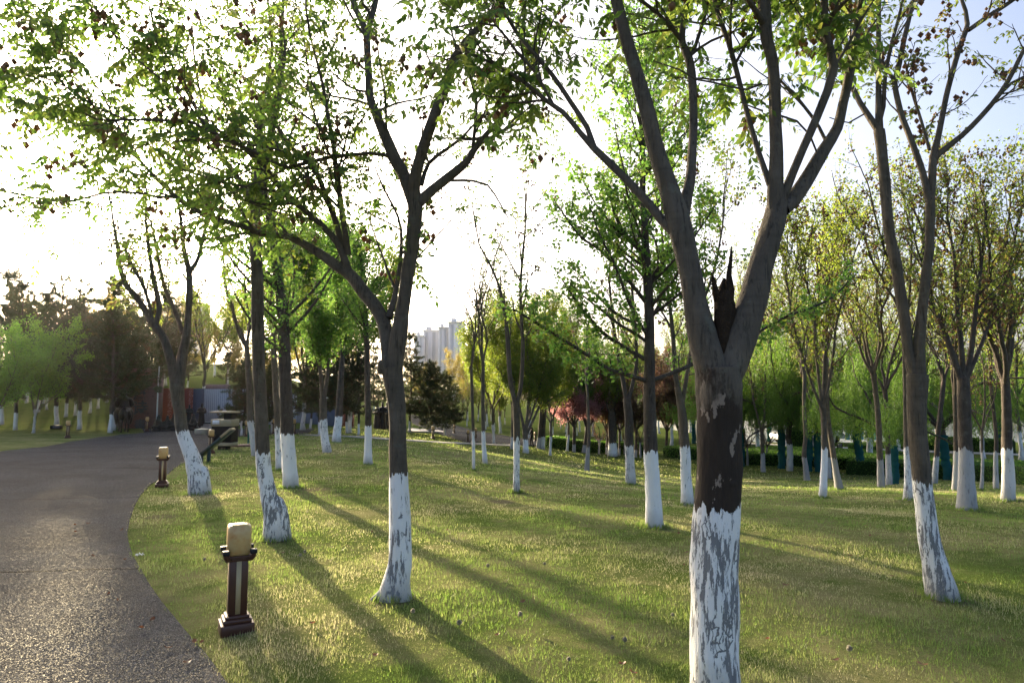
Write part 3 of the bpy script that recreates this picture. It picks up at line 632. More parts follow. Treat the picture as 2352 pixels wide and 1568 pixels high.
i_ = T.limb([(2056, 190, 9), (2029, 145, 8), (2016, 127, 7), (1990, 90, 5), (1960, 40, 4)], dd=.2)
j = T.limb([(2135, 345, 8), (2117, 281, 7), (2095, 211, 7), (2078, 140, 5)], dd=.2)
T.limb([(1985, 262, 4), (1950, 282, 4), (1905, 270, 3)], dd=0)
for i, f0, k in ((a, .3, 5), (b, .3, 7), (c, .3, 4), (d, .35, 6), (e, .3, 4), (f, .4, 5), (g, .3, 3), (h, .4, 6), (i_, .2, 4), (j, .3, 4)):
    P, R, _ = T.b[i]; T.kids(P, R, 0, 2, dict(PK, dens=(1.4, 2.2, 3), len=(.8, .4, .3)), f0=f0, nk=k, Lmul=.7)
finish(T, 'forked_tree', 'smooth grey tree at right, swept whitewashed foot, splitting into two close stems', 'tree', G1, 'leaf_sparse', 'bark', .98, .6, kt=22, podf=.13, leaf_fn=lambda a, r: pinnate(a, r, 7, .16, .055, .024, 1))

# F7: straight tree with fresh fan leaves
B = ground(1502, 1209); T = Tree(B, 17)
T.limb([(1504, 1222, 46), (1502, 1200, 42), (1500, 1120, 35), (1495, 1040, 31), (1492, 950, 28), (1492, 860, 26), (1490, 700, 22), (1482, 560, 18), (1477, 450, 15), (1475, 350, 13), (1472, 230, 10), (1470, 120, 7), (1468, 20, 4)], d0=B.y)
P0, R0, _ = T.b[0]
ll = [T.limb([(1490, 880, 12), (1479, 873, 11), (1440, 860, 10), (1402, 849, 9), (1346, 813, 8), (1281, 772, 7), (1209, 728, 5), (1177, 708, 3)], dd=-.6),
      T.limb([(1494, 875, 11), (1560, 850, 9), (1620, 822, 9), (1711, 780, 8), (1800, 730, 6), (1900, 690, 5), (1965, 630, 3)], dd=.7),
      T.limb([(1490, 830, 11), (1440, 800, 9), (1380, 760, 8), (1330, 700, 6), (1290, 640, 4)], dd=.5),
      T.limb([(1488, 700, 10), (1440, 640, 8), (1385, 580, 7), (1330, 540, 5), (1280, 470, 3)], dd=-.4),
      T.limb([(1486, 660, 10), (1530, 590, 8), (1590, 530, 6), (1640, 480, 4)], dd=.4)]
pg = dict(dens=(3.2, 3.5), len=(.75, .32), ang=(35, 65), wig=.09, trop=.06, lift=.2, space=.05, tipdroop=.2, ls=.0, f0=.2)
for i in ll:
    P, R, _ = T.b[i]; T.kids(P, R, 0, 2, pg, f0=.15, nk=12, Lmul=.75)
    for q in range(8, len(P), 2): T.an.append((*P[q], 0, 0, 1, 1))
tot = len(P0); hz = P0[:, 2]
for f in np.linspace(.34, .98, 54):
    i = int(f*(tot-1)); az = T.r.uniform(0, 6.28); up = T.r.uniform(.5, 1.0)
    L = (2.0*(1-f)**.6+.45)*T.r.uniform(.6, 1.15)
    T.grow(P0[i], (math.cos(az), math.sin(az), up), L, R0[i]*.35, 0, 2, dict(pg, dens=(3.0, 3.5)))
for (P, R, lev) in T.b[len(ll)+1:]:
    if lev == 0:
        for q in range(3, len(P), 1): T.an.append((*P[q], 0, 0, 1, 1))
print('F7 anchors', len(T.an))
finish(T, 'ginkgo_tree', 'straight single-stemmed tree covered in fresh green tufts, thick evenly whitewashed foot', 'tree', G1, 'leaf_ginkgo', 'bark_dark', 1.0, -.35, kt=20, leaf_fn=lambda a, r: leaves(a, r, 8, .08, .055, .048, .3))
# ------------------------------------------------------------------ middle-distance trees: traced trunks, grown crowns
G2 = 'trees of the middle lawn'
PM = dict(dens=(3.2, 4.3), len=(1.1, .48), ang=(25, 55), wig=.10, trop=.06, lift=.18, space=.08, tipdroop=.1, f0=.22)
def lf(kind):
    return {'pin': lambda a, r: pinnate(a, r, 9, .20, .066, .034, 1, .4),
            'small': lambda a, r: leaves(a, r, 4, .11, .060, .044, .4),
            'dense': lambda a, r: leaves(a, r, 12, .18, .080, .060, .5),
            'bloom': lambda a, r: leaves(a, r, 14, .18, .085, .07, .3, mean=.72, sd=.2),
            'thin': lambda a, r: leaves(a, r, 2, .10, .05, .035, .3),
            'fan': lambda a, r: leaves(a, r, 9, .10, .062, .052, .3)}[kind]
def mid(seed, pts, top, label, forks=(), nl=4, spread=22, name='broadleaf_tree', leaf='leaf_sparse', lk='small', bark='bark', ww=1.0, flake=.1, grey=0.0,
        pod=.05, group=G2, cat='tree', pr=None, Lf=1.0, dens=1.0, excurrent=False, detail=1.0):
    B = ground(pts[0][0], pts[0][1]); T = Tree(B, seed); pr = dict(PM if pr is None else pr)
    x, y, w = pts[0]
    T.limb([(x, y+14*w/FP*8+3, w*1.2)]+list(pts), d0=B.y)
    P, R, _ = T.b[0]; e = P[-1]; d = unit(P[-1]-P[-4]); H = at(pts[-1][0], top, B.y).z-B.z-e[2]
    k = R[-1]
    sc_ = max(.6, min(1.7, H/3.2))
    pr['len'] = tuple(l*sc_*Lf for l in pr['len']); pr['dens'] = tuple(q*dens/sc_**.5 for q in pr['dens'])
    ends = []
    for f in forks:
        i = T.limb(f, dd=T.r.uniform(-.4, .4)); ends.append(T.b[i])
    if excurrent:
        T.grow(e, d, H, k, 0, 2, dict(pr, wig=.04, ang=(40, 70), dens=(6.0*dens, 3.8*dens), len=(1.5*sc_, .5), f0=.06))
    elif not forks:
        a0 = T.r.uniform(0, 6.28)
        for q in range(nl):
            a = a0+q*2.4; s = math.radians(spread*T.r.uniform(.5, 1.3))
            dd = unit(d*.5+np.array([math.cos(a)*math.sin(s), math.sin(a)*math.sin(s), math.cos(s)]))
            T.grow(e-d*T.r.uniform(0, .25), dd, H*T.r.uniform(.8, 1.08), k*.62, 0, 2, pr)
    for (P, R, _) in ends:
        T.kids(P, R, 0, 2, pr, f0=.35); e2 = P[-1]; d2 = unit(P[-1]-P[-4]); H2 = at(pts[-1][0], top, B.y).z-B.z-e2[2]
        if H2 > .3:
            T.grow(e2, unit(d2+UP*.6), H2, R[-1], 0, 2, pr)
            T.grow(e2, unit(d2+np.array([T.r.normal(0, .4), T.r.normal(0, .4), .5])), H2*.8, R[-1]*.8, 0, 2, pr)
    return finish(T, name, label, cat, group, leaf, bark, ww, flake, grey, kt=14, podf=pod, leaf_fn=lf(lk), detail=detail)

mid(31, [(668, 1118, 36), (664, 1060, 31), (660, 992, 30), (657, 930, 29), (654, 830, 27)], 230, 'thick straight tree with clean whitewash, just right of the one with the sawn-off stub', leaf='leaf_ginkgo', lk='fan', excurrent=True, pod=0, bark='bark_dark', flake=-.25, dens=1.0)
mid(32, [(644, 1078, 26), (640, 1050, 15), (638, 980, 14), (634, 900, 14), (628, 800, 12)], 430, 'thinner tree half hidden behind the thick straight one, with flared whitewashed foot', leaf='leaf_yellow', lk='pin', nl=4, pod=.06)
mid(33, [(586, 1046, 16), (580, 1000, 14), (575, 965, 14), (572, 880, 12), (566, 790, 11)], 520, 'greyish-footed tree standing behind the slim tall tree, by the small teal post', leaf='leaf_yellow', lk='small', nl=4, grey=.5, pod=.08)
mid(34, [(751, 1038, 22), (746, 1005, 17), (743, 965, 16), (742, 915, 17)], 560, 'tree forking into a tight V, whitewash speckled grey at the bottom', forks=[[(742, 918, 11), (737, 860, 9), (730, 800, 8), (722, 720, 6)], [(744, 915, 10), (752, 860, 8), (756, 800, 7), (770, 720, 5)]], leaf='leaf_ginkgo', lk='dense', pod=0, flake=.25, dens=1.7, Lf=1.15)
mid(35, [(773, 1014, 21), (775, 985, 18), (778, 956, 17), (781, 900, 15), (786, 830, 12)], 540, 'stout tree with broad whitewashed foot leaning slightly right behind the V-forked tree', leaf='leaf_ginkgo', lk='dense', excurrent=True, pod=0, bark='bark_dark', dens=1.3, Lf=1.15)
mid(36, [(845, 1066, 24), (845, 1040, 18), (846, 985, 15), (845, 930, 14), (843, 800, 12)], 520, 'upright tree left of the knotted tree, its whitewashed foot in a shallow turf hollow', leaf='leaf_ginkgo', lk='fan', excurrent=True, pod=0, bark='bark_dark', flake=-.1, dens=1.4)
mid(37, [(1186, 1130, 20), (1186, 1100, 15), (1187, 1013, 14), (1186, 960, 16), (1185, 925, 17)], 360, 'slender twin-stemmed tree with flaking white foot, alone in the middle of the lawn', forks=[[(1185, 935, 11), (1172, 870, 11), (1166, 780, 10), (1160, 722, 9), (1140, 640, 6), (1100, 560, 4)], [(1187, 930, 10), (1197, 880, 9), (1201, 800, 9), (1198, 740, 8), (1196, 650, 7), (1205, 540, 5)]], lk='pin', leaf='leaf_koel', pod=.06, flake=.3, dens=.8)
mid(38, [(1088, 1081, 8), (1087, 1000, 7), (1084, 900, 7), (1082, 840, 7)], 500, 'thinnest sapling on the lawn with a narrow upright top and white foot', nl=3, spread=9, lk='thin', leaf='leaf_sparse', pod=.07, Lf=.6, dens=.9)
mid(39, [(1114, 1064, 13), (1112, 1030, 10), (1110, 988, 9), (1109, 900, 8), (1110, 832, 8)], 560, 'young tree with a clean V fork above a slim stem, right of the thinnest sapling', nl=4, spread=24, lk='small', leaf='leaf_sparse', pod=.07, dens=.8)
mid(40, [(1348, 1081, 12), (1350, 1040, 9), (1353, 1000, 8), (1350, 920, 6), (1346, 850, 5)], 640, 'bare grey sapling in front of the pink blossom trees', nl=3, spread=14, lk='thin', leaf='leaf_sparse', grey=1.0, pod=.06, Lf=.7)
mid(41, [(1449, 1111, 26), (1446, 1050, 20), (1444, 960, 20), (1440, 915, 18)], 400, 'dark forked tree with split-looking foot just left of the straight fan-leaved tree', forks=[[(1440, 925, 12), (1432, 880, 10), (1420, 820, 8), (1408, 740, 7), (1400, 650, 5)], [(1443, 920, 10), (1452, 885, 9), (1462, 830, 8), (1458, 740, 7), (1450, 640, 5)]], leaf='leaf_sparse', lk='small', bark='bark_dark', grey=.4, pod=.06, dens=1.1)
mid(42, [(1580, 1160, 34), (1577, 1110, 25), (1573, 1036, 22), (1568, 960, 20), (1557, 890, 15)], 330, 'tree partly behind the largest forked one, seen on its left, dark trunk above rough whitewash', forks=[[(1560, 905, 12), (1550, 850, 11), (1545, 760, 9), (1530, 640, 7), (1520, 540, 5)], [(1566, 930, 11), (1580, 850, 9), (1600, 740, 8), (1640, 620, 6), (1660, 520, 4)]], leaf='leaf_sparse', lk='small', pod=.07, dens=1.2, flake=.25)
mid(43, [(2090, 1148, 30), (2087, 1110, 18), (2084, 1035, 15), (2082, 950, 13), (2080, 850, 12), (2075, 720, 10)], 330, 'slim tree close behind the smooth grey forked tree, white foot showing to its left', nl=4, spread=26, lk='small', pod=.06, flake=.3)
mid(44, [(1889, 1144, 20), (1892, 1100, 16), (1894, 1032, 13), (1892, 960, 13), (1889, 935, 14)], 470, 'slender tree with bright white foot that splits into four thin stems at chest height', forks=[[(1888, 940, 7), (1868, 890, 6), (1855, 850, 6), (1838, 800, 5), (1815, 720, 4)], [(1889, 938, 8), (1882, 880, 7), (1876, 820, 7), (1870, 730, 6), (1850, 640, 4)], [(1890, 936, 7), (1902, 890, 6), (1912, 830, 6), (1922, 740, 5), (1945, 660, 4)], [(1890, 938, 8), (1893, 860, 7), (1897, 770, 7), (1900, 660, 5)]], leaf='leaf_yellow', lk='small', pod=.07, dens=1.3, flake=-.1)
mid(45, [(2222, 1170, 44), (2220, 1130, 36), (2218, 1035, 30), (2215, 950, 27), (2212, 868, 25)], 370, 'thick greyish tree at right with rough lumpy foot and vase of many dark limbs', forks=[[(2209, 880, 15), (2190, 820, 13), (2165, 750, 11), (2140, 690, 9), (2120, 610, 6)], [(2212, 870, 14), (2208, 800, 12), (2200, 720, 10), (2195, 620, 8), (2180, 520, 5)], [(2215, 870, 14), (2230, 810, 12), (2240, 720, 10), (2252, 620, 8), (2262, 510, 5)], [(2215, 880, 12), (2250, 800, 9), (2280, 720, 8), (2310, 640, 6), (2330, 560, 4)]], leaf='leaf_sparse', lk='small', bark='bark_dark', grey=.75, pod=.08, dens=1.3)
mid(46, [(2316, 1150, 30), (2316, 1100, 26), (2314, 1050, 22), (2312, 950, 20), (2309, 870, 18)], 400, 'rightmost tree on the lawn, its whitewash streaked grey, under a spreading brown-flecked crown', nl=5, spread=26, leaf='leaf_sparse', lk='small', bark='bark_dark', grey=.35, pod=.08, dens=1.25)
mid(47, [(1928, 1124, 20), (1920, 1080, 14), (1912, 1030, 12), (1904, 980, 11), (1899, 930, 11), (1895, 800, 10)], 430, 'grey unpainted-looking tree leaning left behind the four-stemmed slender tree', nl=4, spread=24, leaf='leaf_yellow', lk='small', grey=1.0, ww=.8, pod=.08, dens=1.2)
mid(48, [(1854, 1102, 15), (1850, 1070, 11), (1847, 1040, 10), (1850, 1000, 9), (1847, 930, 8), (1848, 860, 8)], 520, 'thin grey tree with a small burl on its foot, left of the four-stemmed slender tree', nl=4, spread=22, grey=1.0, ww=1.0, pod=.08, dens=1.1)
mid(49, [(1753, 1083, 12), (1752, 1040, 9), (1750, 993, 8)], 560, 'Y-shaped grey sapling nearest to the right side of the largest forked tree', forks=[[(1750, 996, 6), (1740, 955, 5), (1731, 918, 5), (1722, 850, 4), (1705, 780, 3)], [(1751, 995, 6), (1756, 950, 5), (1758, 900, 5), (1760, 830, 4), (1775, 740, 3)]], leaf='leaf_yellow', lk='small', grey=.9, pod=.06)
mid(50, [(2024, 1121, 18), (2021, 1050, 13), (2017, 960, 12), (2010, 890, 11), (2003, 850, 10)], 470, 'grey-stemmed tree left of the teal-wrapped trunk, nearest of the grey ones', nl=5, spread=28, grey=.9, ww=.8, pod=.08, dens=1.2)
mid(51, [(2042, 1113, 14), (2040, 1048, 11), (2037, 960, 10), (2033, 900, 10)], 520, 'dark-barked tree with dull white foot squeezed between a grey stem and a teal-wrapped trunk', nl=4, spread=22, grey=.6, pod=.07, bark='bark_dark')
mid(52, [(2146, 1110, 15), (2151, 1050, 11), (2156, 980, 10), (2163, 918, 10), (2168, 870, 9)], 500, 'dark tree leaning right, dull white foot, right of the smooth grey forked tree', nl=4, spread=24, grey=.6, pod=.07, bark='bark_dark')
mid(53, [(2194, 1129, 15), (2196, 1052, 11), (2196, 980, 11), (2193, 900, 10)], 480, 'dark upright tree tucked against the left side of the thick lumpy-footed one', nl=4, spread=24, grey=.7, pod=.07, bark='bark_dark')
mid(54, [(2254, 1126, 8), (2257, 1060, 6), (2255, 985, 6)], 640, 'spindly Y-shaped sapling right of the thick lumpy-footed tree', forks=[[(2255, 988, 4), (2240, 960, 4), (2228, 935, 3), (2215, 880, 2)], [(2256, 986, 4), (2262, 930, 4), (2260, 850, 3)], [(2257, 986, 4), (2270, 950, 3), (2284, 915, 3), (2292, 860, 2)]], grey=.7, lk='thin', leaf='leaf_yellow', pod=.05)
mid(55, [(2288, 1124, 13), (2287, 1060, 9), (2288, 1000, 8), (2279, 918, 7), (2274, 870, 7)], 540, 'dark curved thin tree between the spindly sapling and the rightmost tree', nl=4, spread=24, grey=.7, pod=.06, bark='bark_dark')
mid(56, [(1905, 1098, 12), (1902, 1040, 10), (1899, 960, 9)], 560, 'tree mostly hidden behind the four-stemmed slender one and the left-leaning grey one', nl=4, spread=22, grey=.7, pod=.07)
mid(57, [(1208, 1040, 15), (1207, 1015, 13), (1206, 990, 12)], 690, 'spreading yellow-green tree with crossing white stems, the dark-clothed person beside it', forks=[[(1205, 992, 7), (1196, 950, 6), (1185, 900, 5), (1170, 840, 4)], [(1207, 992, 7), (1212, 940, 6), (1216, 880, 5), (1210, 800, 4)], [(1208, 1002, 6), (1222, 970, 6), (1240, 930, 5), (1265, 880, 4), (1290, 830, 3)], [(1207, 990, 6), (1228, 930, 5), (1245, 870, 5), (1260, 800, 3)], [(1206, 990, 6), (1190, 930, 5), (1160, 870, 4), (1130, 830, 3)]], leaf='leaf_yellow', lk='dense', pod=0, ww=.75, dens=1.3, detail=.5)
mid(58, [(1177, 1031, 11), (1178, 985, 9), (1178, 930, 8)], 700, 'yellow-green tree with dull grey foot immediately behind the slender twin-stemmed one', nl=4, spread=26, leaf='leaf_yellow', lk='dense', pod=0, ww=.7, grey=.4, detail=.5)
mid(59, [(1236, 1030, 10), (1240, 990, 8), (1244, 940, 8)], 730, 'left of the two dark close trunks beside the clipped hedge end', nl=4, spread=28, leaf='leaf_yellow', lk='dense', bark='bark_dark', pod=0, ww=.7, grey=.8, detail=.5)
mid(60, [(1246, 1031, 12), (1248, 990, 9), (1252, 930, 9)], 740, 'right of the two dark close trunks beside the clipped hedge end', nl=4, spread=28, leaf='leaf_yellow', lk='dense', bark='bark_dark', pod=0, ww=.8, grey=.3, detail=.5)
mid(61, [(1407, 1047, 23), (1407, 1010, 20), (1407, 980, 21), (1405, 945, 17)], 800, 'thick double-trunked tree with bright white foot and low hanging yellow-green leaves', nl=5, spread=42, leaf='leaf_yellow', lk='dense', bark='bark_dark', pod=0, ww=.85, flake=-.3, pr=dict(PM, tipdroop=-.6), dens=1.2, detail=.5)
PC = dict(PM, ang=(35, 65), lift=.05, dens=(4.5, 5), len=(1.15, .5))
for sd, p, top, lb, lfm in ((62, [(1318, 1037, 9), (1319, 1000, 7), (1319, 975, 7)], 850, 'pink blossoming cherry tree at the left of the blossom group, by the hedge', 'leaf_cherry'),
                       (63, [(1341, 1039, 11), (1346, 1005, 8), (1348, 980, 8)], 830, 'larger pink and bronze cherry tree right beside the leftmost blossoming one', 'leaf_cherry'),
                       (64, [(1394, 1043, 8), (1395, 1010, 6), (1395, 985, 6)], 850, 'bronze-leaved small tree just left of the thick double-trunked one', 'leaf_purple'),
                       (65, [(1422, 1046, 6), (1423, 1010, 5), (1424, 985, 5)], 880, 'bronze-leaved small tree just right of the thick double-trunked one', 'leaf_purple'),
                       (66, [(1460, 1050, 7), (1461, 1010, 6), (1462, 985, 6)], 870, 'purple-leaved tree behind the foot of the straight fan-leaved tree', 'leaf_purple'),
                       (67, [(1530, 1046, 8), (1531, 1010, 6), (1532, 985, 6)], 830, 'dark purple-leaved tree right of the straight fan-leaved tree', 'leaf_purple'),
                       (68, [(1562, 1048, 8), (1562, 1010, 6), (1560, 985, 6)], 850, 'dark purple-leaved tree at the left edge of the largest forked trunk', 'leaf_purple')):
    mid(sd, p, top, lb, name='cherry_tree', leaf=lfm, lk='bloom', nl=6, spread=48, bark='bark_dark', ww=.5, grey=.8, pod=0, pr=PC, group='ornamental trees along the hedge', detail=.5)
for sd, p, lb in ((69, [(1376, 1042, 5), (1377, 1010, 4)], 'tiny umbrella-shaped tree in front of the bronze-leaved trees'), (70, [(1471, 1051, 5), (1470, 1010, 4)], 'tiny umbrella-shaped tree right behind the straight fan-leaved trunk'),
                  (71, [(1434, 1042, 4), (1435, 1012, 3)], 'tiny umbrella-shaped tree between the dark forked and the double-trunked trees'), (72, [(1717, 1068, 5), (1716, 1022, 4)], 'small umbrella-shaped tree nearest the right edge of the largest forked trunk'),
                  (73, [(1760, 1067, 5), (1762, 1022, 4)], 'small umbrella-shaped tree behind the Y-shaped grey sapling')):
    mid(sd, p, 965 if p[0][0] > 1600 else 960, lb, nl=6, spread=60, leaf='leaf_purple', lk='thin', grey=1.0, pod=0, group='ornamental trees along the hedge', name='umbrella_tree')

# ------------------------------------------------------------------ grown prototypes, then copies
def proto_vase(seed, H=6.5, hf=2.0, r0=.075, nl=4, spread=24, leaf='leaf_sparse', lk='small', pod=.05, ww=1.0, grey=.3, name='broadleaf_tree', bark='bark', pr=None, dens=1.0):
    T = Tree((0, 0, 0), seed); pr = dict(PM if pr is None else pr); s = H/6.5*1.25
    pr['len'] = tuple(l*s for l in pr['len']); pr['dens'] = tuple(q*dens for q in pr['dens'])
    n = 14; z = np.linspace(-.15, hf, n); P = np.stack([np.cumsum(T.r.normal(0, .012, n)), np.cumsum(T.r.normal(0, .012, n)), z], 1)
    R = r0*(1.0-.25*np.linspace(0, 1, n)+.5*np.exp(-np.maximum(z, 0)/.09)); T.b.append((P, R, 0)); a0 = T.r.uniform(0, 6.28)
    for q in range(nl):
        a = a0+q*2.4; sp = math.radians(spread*T.r.uniform(.4, 1.3))
        T.grow(P[-1]-UP*T.r.uniform(0, .3), (math.cos(a)*math.sin(sp), math.sin(a)*math.sin(sp), math.cos(sp)), (H-hf)*T.r.uniform(.8, 1.05), r0*.5, 0, 2, pr)
    return finish(T, name, None, 'tree', None, leaf, bark, ww, .2, grey, kt=10, podf=pod, leaf_fn=lf(lk), detail=.5)
def proto_pine(seed, H=9.0, low=.25, W=2.9, r0=.11, grey=.3):
    T = Tree((0, 0, 0), seed); n = 20; z = np.linspace(-.15, H, n)
    P = np.stack([np.cumsum(T.r.normal(0, .03, n)), np.cumsum(T.r.normal(0, .03, n)), z], 1); R = np.maximum(.01, r0*(1-np.linspace(0, 1, n)**1.4*.95)+.04*np.exp(-np.maximum(z, 0)/.1))
    T.b.append((P, R, 0)); wood_only = []
    pp = dict(dens=(4.2,), len=(.75,), ang=(35, 70), wig=.12, trop=.03, lift=.15, space=.13, tipdroop=.8, f0=.22, ls=.3)
    zz = low*H
    while zz < H*.985:
        f = (zz-low*H)/(H*(1-low)); i = min(n-2, int(zz/H*(n-1)))
        for q in range(T.r.integers(3, 6)):
            a = T.r.uniform(0, 6.28); L = max(.3, W*(1-f)**.75*T.r.uniform(.45, 1.15))
            up = .55*f+T.r.uniform(-.12, .18)
            T.grow(P[i]*(1-.5)+P[i+1]*.5, (math.cos(a), math.sin(a), up), L, .012+.012*L, 0, 1, pp)
        zz += H*T.r.uniform(.035, .06)
    return finish(T, 'pine_tree', None, 'tree', None, 'needle', 'bark_dark', 1.0, -.1, grey, kt=10, crown_chunks=needles(T.an, T.r, 26, .18, .026), detail=.5)
def proto_willow(seed, H=7.0, wrap=True, spread=38):
    T = Tree((0, 0, 0), seed); n = 12; hf = 2.0; z = np.linspace(-.15, hf, n); r0 = .14
    P = np.stack([np.cumsum(T.r.normal(0, .02, n)), np.cumsum(T.r.normal(0, .02, n)), z], 1); T.b.append((P, r0*(1-.2*np.linspace(0, 1, n)), 0))
    pr = dict(dens=(2.2,), len=(1.1,), ang=(30, 65), wig=.1, trop=-.02, lift=.1, space=.3, f0=.3, tipdroop=-1)
    a0 = T.r.uniform(0, 6)
    for q in range(6):
        a = a0+q*2.4; sp = math.radians(spread*T.r.uniform(.4, 1.3))
        T.grow(P[-1], (math.cos(a)*math.sin(sp), math.sin(a)*math.sin(sp), math.cos(sp)), (H-hf)*T.r.uniform(.75, 1.05), .07, 0, 1, pr)
    an = []
    for (B_, R_, lev) in list(T.b)[1:]:
        for f in np.linspace(.3, 1, 7 if lev else 12):
            p = B_[int(f*(len(B_)-1))]+T.r.normal(0, .1, 3); L = min(p[2]-T.r.uniform(1.6, 2.4), T.r.uniform(1.0, 3.6)); dx, dy = T.r.normal(0, .10, 2)
            m = int(L/.10)
            for s in range(m): an.append((p[0]+dx*s*.1+.1*math.sin(s*.3), p[1]+dy*s*.1, p[2]-s*.10, dx, dy, -1, 1))
    A = np.array(an); r = T.r; A = np.repeat(A, 4, 0); N = len(A)
    d = np.stack([r.normal(0, .4, N), r.normal(0, .4, N), -np.ones(N)], 1); d /= np.linalg.norm(d, axis=1)[:, None]
    w = np.cross(d, r.normal(0, 1, (N, 3))); w /= np.linalg.norm(w, axis=1)[:, None]; p = A[:, :3]+r.normal(0, .045, (N, 3)); l = r.uniform(.07, .13, (N, 1))
    V = np.stack([p, p+d*l*.5+w*.014, p+d*l, p+d*l*.5-w*.014], 1).reshape(-1, 3)
    v = np.repeat(np.clip(r.normal(.45, .2, N), 0, 1), 4)
    root = finish(T, 'willow_tree', None, 'tree', None, 'leaf_willow', 'bark_dark', 0.0 if wrap else 1.15, .1, .5, kt=10, crown_chunks=[(V, np.arange(N*4).reshape(-1, 4), v)], detail=.5)
    if wrap:
        zz = np.linspace(-.05, 1.75, 24); k = np.interp(zz, z, P[:, 0]), np.interp(zz, z, P[:, 1])
        build('trunk_wrap', tube(np.stack([k[0], k[1], zz], 1), r0*1.16+.012*np.sin(zz*23)+.008*np.sin(zz*51), 14, .04), M['wrap'], root)
    return root
M['wrap'] = plain('teal_wrap_net', (.012, .085, .085), .8, .2, scale=14, bump=.006)
PR = {}
PR['koel1'] = proto_vase(101, leaf='leaf_sparse', pod=.06); PR['koel2'] = proto_vase(102, H=7, leaf='leaf_yellow', pod=.06, spread=28); PR['koel3'] = proto_vase(103, H=6, leaf='leaf_sparse', pod=.06, nl=5)
PR['green1'] = proto_vase(104, H=7, hf=1.9, leaf='leaf_yellow', lk='dense', pod=0, nl=5, spread=36, dens=1.15); PR['green2'] = proto_vase(105, H=7.5, hf=2.0, leaf='leaf_ginkgo', lk='dense', pod=0, nl=5, spread=34, dens=1.1)
PR['gold'] = proto_vase(106, H=7, leaf='leaf_gold', lk='dense', pod=0, nl=5, spread=36, dens=1.0)
PR['locust'] = proto_vase(107, H=5, hf=1.0, r0=.055, leaf='leaf_locust', lk='dense', pod=0, nl=6, spread=34, dens=1.25, grey=.8)
PR['pine1'] = proto_pine(111); PR['pine2'] = proto_pine(112, 8.0, .22, 3.3); PR['pine3'] = proto_pine(113, 5.0, .2, 2.2, .07)
PR['willow1'] = proto_willow(121); PR['willow2'] = proto_willow(122, 7.5, True, 45); PR['willow3'] = proto_willow(123, 7.0, False)
used = set()
def put(kind, loc, H=1.0, rz=None, label=None, group=None, sx=None):
    p = PR[kind]
    o = p if kind not in used else dup(p); used.add(kind)
    o.location = loc; o.rotation_euler[2] = random.uniform(0, 6.28) if rz is None else rz
    s = H; o.scale = (sx or s, sx or s, s)
    o['label'] = label
    if group: o['group'] = group
    elif 'group' in o: del o['group']
    return o
def putp(kind, px, py, top, label, group=None, HH=None, sx=None):
    """stand a copy on the ground under a traced foot, scaled until its tip reaches the traced height"""
    B = ground(px, py); h = {'koel1': 6.6, 'koel2': 7.1, 'koel3': 6.2, 'green1': 7.2, 'green2': 7.7, 'gold': 7.2, 'locust': 5.2, 'pine1': 9.0, 'pine2': 8.0, 'pine3': 5.0, 'willow1': 7.2, 'willow2': 7.7, 'willow3': 7.2}[kind]
    Ht = at(px, top, B.y).z-B.z
    return put(kind, B, Ht/h, None, label, group, sx)
W = 'willows beyond the lawn'
for k, px, py, top, lb in (('willow1', 1700, 1070, 700, 'teal-wrapped willow at the right edge of the largest forked trunk'), ('willow2', 1795, 1075, 690, 'teal-wrapped willow between the Y-shaped sapling and the thin burled tree'),
                      ('willow3', 1813, 1081, 700, 'willow with dull white foot right beside the leftmost free-standing teal-wrapped one'), ('willow1', 1856, 1082, 720, 'teal-wrapped willow directly behind the thin burled tree'),
                      ('willow2', 1879, 1083, 700, 'teal-wrapped willow just left of the four-stemmed slender tree'), ('willow1', 1974, 1089, 690, 'teal-wrapped willow standing alone before the clipped hedge corner'),
                      ('willow2', 2057, 1112, 720, 'teal-wrapped trunk nearest to the smooth grey forked tree, on its left'), ('willow1', 2178, 1102, 690, 'teal-wrapped willow between the right-leaning dark tree and the thick lumpy one'),
                      ('willow3', 2000, 1066, 690, 'unwrapped willow behind the grey-stemmed tree')):
    putp(k, px, py, top, lb, W)
for i, (px, Y, top) in enumerate(((1640, 60, 790), (1700, 64, 780), (1760, 66, 770), (1830, 61, 800), (1905, 63, 790), (1990, 60, 770), (2070, 58, 770), (2140, 57, 760), (2215, 55, 780), (2290, 52, 760), (2370, 48, 740), (1590, 62, 800))):
    b = gat(px, Y); put(('willow1', 'willow3', 'willow2')[i % 3], b, (at(px, top, Y).z-b.z)/7.3, None, 'hazy weeping willow on the lake shore behind the hedges', 'willows on the lake shore')
    if i == 0: pass
